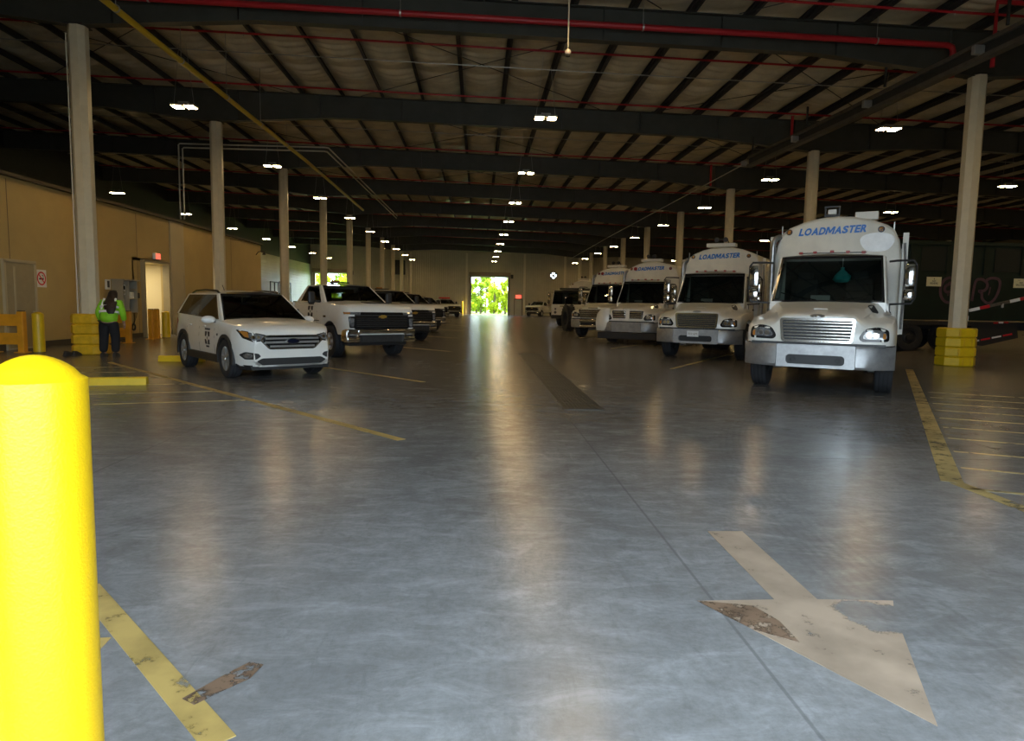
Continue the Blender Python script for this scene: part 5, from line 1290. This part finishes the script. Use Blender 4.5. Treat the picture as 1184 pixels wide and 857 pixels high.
# ---------------------------------------------------------------- dark green trailer on the right
tr = empty('dump_trailer', (15.2, 24.1, 0)); L_ = 12.0
MB().box((L_ / 2, 1.2675, 2.0), (L_, 2.565, 1.55)).build('lower_body', green_dark, tr)
MB().box((L_ / 2, 1.3, 3.36), (L_ - .1, 2.44, 1.18)).build('upper_body', green_panel, tr)
MB().box((L_ / 2, .03, 2.79), (L_, .10, .09)).build('middle_rail', green_panel, tr); MB().box((L_ / 2, .05, 3.98), (L_, .14, .12)).build('top_rail', green_panel, tr); MB().box((L_ / 2, .04, 1.24), (L_, .12, .14)).build('bottom_rail', green_dark, tr)
for k in range(9): MB().box((.6 + 1.42 * k, .055, 3.38), (.10, .06, 1.1)).build('side_post', green_dark, tr)
for x in (1.55, 4.35, 7.2): MB().box((x, .07, 3.40), (1.1, .03, .86)).build('side_panel', mat('trailer_panel_dull', (.010, .016, .014), .6), tr)  # side panels in a duller, darker green than the upper body
MB().box((L_ / 2, 1.3, .95), (L_, .9, .3)).build('frame_rail', dark_steel, tr)
tm, rm = WHEELS['truck']; rim_dark = rm.copy(); rim_dark.materials.clear(); rim_dark.materials.append(dark_steel)
for x in (.75, 2.35):
    for y in (.16, .50, 2.1, 2.44):
        w_ = link('tyre', tm, None, tr); w_.location = (x, y, .52); w_.rotation_euler = (0, 0, PI)
        r_ = link('rim', rim_dark, None, w_)
    MB().box((x, 1.3, .52), (.16, 1.8, .16)).build('axle', dark_steel, tr)
MB().prism([(.05, .98), (3.1, .98), (3.15, 1.12), (0, 1.12)], 'y', .02, .6).build('mudguard', dark_steel, tr)
MB().prism([(3.15, 1.1), (4.9, 1.1), (5.0, .55), (3.6, .22), (3.15, .30)], 'y', .1, .5).build('toolbox', black_plastic, tr)
for k in range(4): MB().box((1.0 + .36 * k, .0, 1.26), (.30, .012, .055)).build('reflective_tape', tape_red if k % 2 else decal_white, tr)
for k in range(3): MB().box((4.0 + .2 * k, -.005, 1.10 + .01 * k), (.17, .012, .06)).build('reflective_tape', tape_red if k % 2 == 0 else decal_white, tr)
for k in range(4): MB().box((3.3 + .42 * k, .08, .40 + .085 * k), (.36, .012, .06), Matrix.Rotation(R(-11), 3, 'Y')).build('reflective_tape', tape_red if k % 2 else decal_white, tr)
tag(tr, 'dark green dump trailer with pink graffiti and yellowish signs parked behind the column', 'trailer')
def gx(px): return .0334 * (px - 1050) + 15.80 - 15.2
def gz(py): return 2.86 - .0312 * (py - 318)
def ribbon(pts, w):
    mb = MB(); P3 = [Vector((gx(x), 0, gz(y))) for x, y in pts]
    # smooth the outline
    Q = []
    for i in range(len(P3) - 1):
        p0, p1, p2, p3 = P3[max(i - 1, 0)], P3[i], P3[i + 1], P3[min(i + 2, len(P3) - 1)]
        for k in range(5):
            s = k / 5; Q.append(.5 * ((2 * p1) + (p2 - p0) * s + (2 * p0 - 5 * p1 + 4 * p2 - p3) * s * s + (3 * p1 - p0 - 3 * p2 + p3) * s ** 3))
    Q.append(P3[-1]); rings = []
    for i, p in enumerate(Q):
        t_ = (Q[min(i + 1, len(Q) - 1)] - Q[max(i - 1, 0)]).normalized(); n_ = Vector((-t_.z, 0, t_.x)) * w / 2
        rings.append([p + n_ + Vector((0, -.021, 0)), p - n_ + Vector((0, -.021, 0)), p - n_ + Vector((0, -.012, 0)), p + n_ + Vector((0, -.012, 0))])
    mb.loft(rings); return mb.build('graffiti', graffiti_pink, tr)
c = lambda X, Y: (1060 + X / 9.55, 300 + Y / 9.55)
ribbon([c(*p) for p in ((400, 270), (380, 225), (320, 215), (270, 245), (238, 320), (245, 410), (290, 475), (350, 490), (410, 455), (440, 390), (435, 330), (390, 285), (330, 285), (290, 310), (285, 350), (310, 375), (350, 365))], .10)
ribbon([c(*p) for p in ((320, 270), (345, 262), (330, 285))], .05); ribbon([c(*p) for p in ((400, 250), (440, 215), (500, 225), (540, 300), (540, 390), (500, 460), (430, 460))], .09)
ribbon([c(*p) for p in ((590, 470), (600, 350), (620, 240), (680, 225), (735, 260), (745, 310), (715, 350), (660, 355), (690, 380), (700, 440), (750, 485), (800, 480), (850, 420), (880, 320), (880, 250), (850, 215), (780, 210), (730, 235))], .10)
ribbon([c(*p) for p in ((780, 310), (775, 360), (765, 400))], .045); ribbon([c(*p) for p in ((455, 250), (452, 290))], .045); ribbon([c(*p) for p in ((330, 375), (322, 415))], .045)
def trailer_sign(px, l1, l2, lab, small):
    t = empty('warning_sign', (15.2 + gx(px), 24.1 - .034, gz(327.3)))
    MB().box((0, 0, 0), (.56, .016, .34), bev=.003).build('plate', sign_cream, t)
    lettering(l1, .085, (1, 0, 0), (0, 0, 1), (0, -.010, .015), decal_black, t); lettering(l2, .095, (1, 0, 0), (0, 0, 1), (0, -.010, -.065), decal_black, t)
    if small: MB().prism([(-.022, .08), (.022, .08), (0, .13)], 'y', -.012, -.008).build('symbol', decal_black, t)
    else: lettering('! ! !', .07, (1, 0, 0), (0, 0, 1), (-.08, -.010, .10), decal_black, t)
    tag(t, lab, 'sign')
trailer_sign(1076.4, 'NO', 'RIDERS', 'pale yellow warning sign beside the pink graffiti on the green trailer, with a small triangle', True)
trailer_sign(1176, 'NO', 'SALVAGE', 'pale yellow warning sign on the green trailer, past the graffiti from its wheels', False)
# striped barrier arm behind the column
t = empty('barrier_arm', (14.3, 19.0, 0)); a0, a1 = Vector((.0, 0, 1.52)), Vector((4.2, 0, 2.5)); d_ = (a1 - a0)
n_ = 14
for k in range(n_):
    p0, p1 = a0 + d_ * k / n_, a0 + d_ * (k + 1) / n_; rot = Matrix.Rotation(-math.atan2(d_.z, d_.x), 3, 'Y')
    MB().box((p0 + p1) / 2, ((p1 - p0).length, .035, .085), rot).build('stripe', (track_steel if k in (2, 3, 8, 9) else tape_red if k % 2 else decal_white), t)
MB().box((4.25, 0, 1.28), (.34, .34, 2.5), bev=.03).build('post', dark_steel, t); MB().box((4.25, 0, .02), (.55, .55, .04)).build('base_plate', dark_steel, t)
MB().cyl((1.0, 0, 1.74), (1.0, 0, 1.62), .03, n=8).build('pivot', galv, t)
tag(t, 'red and white striped barrier arm slanting up behind the guarded column', 'barrier')
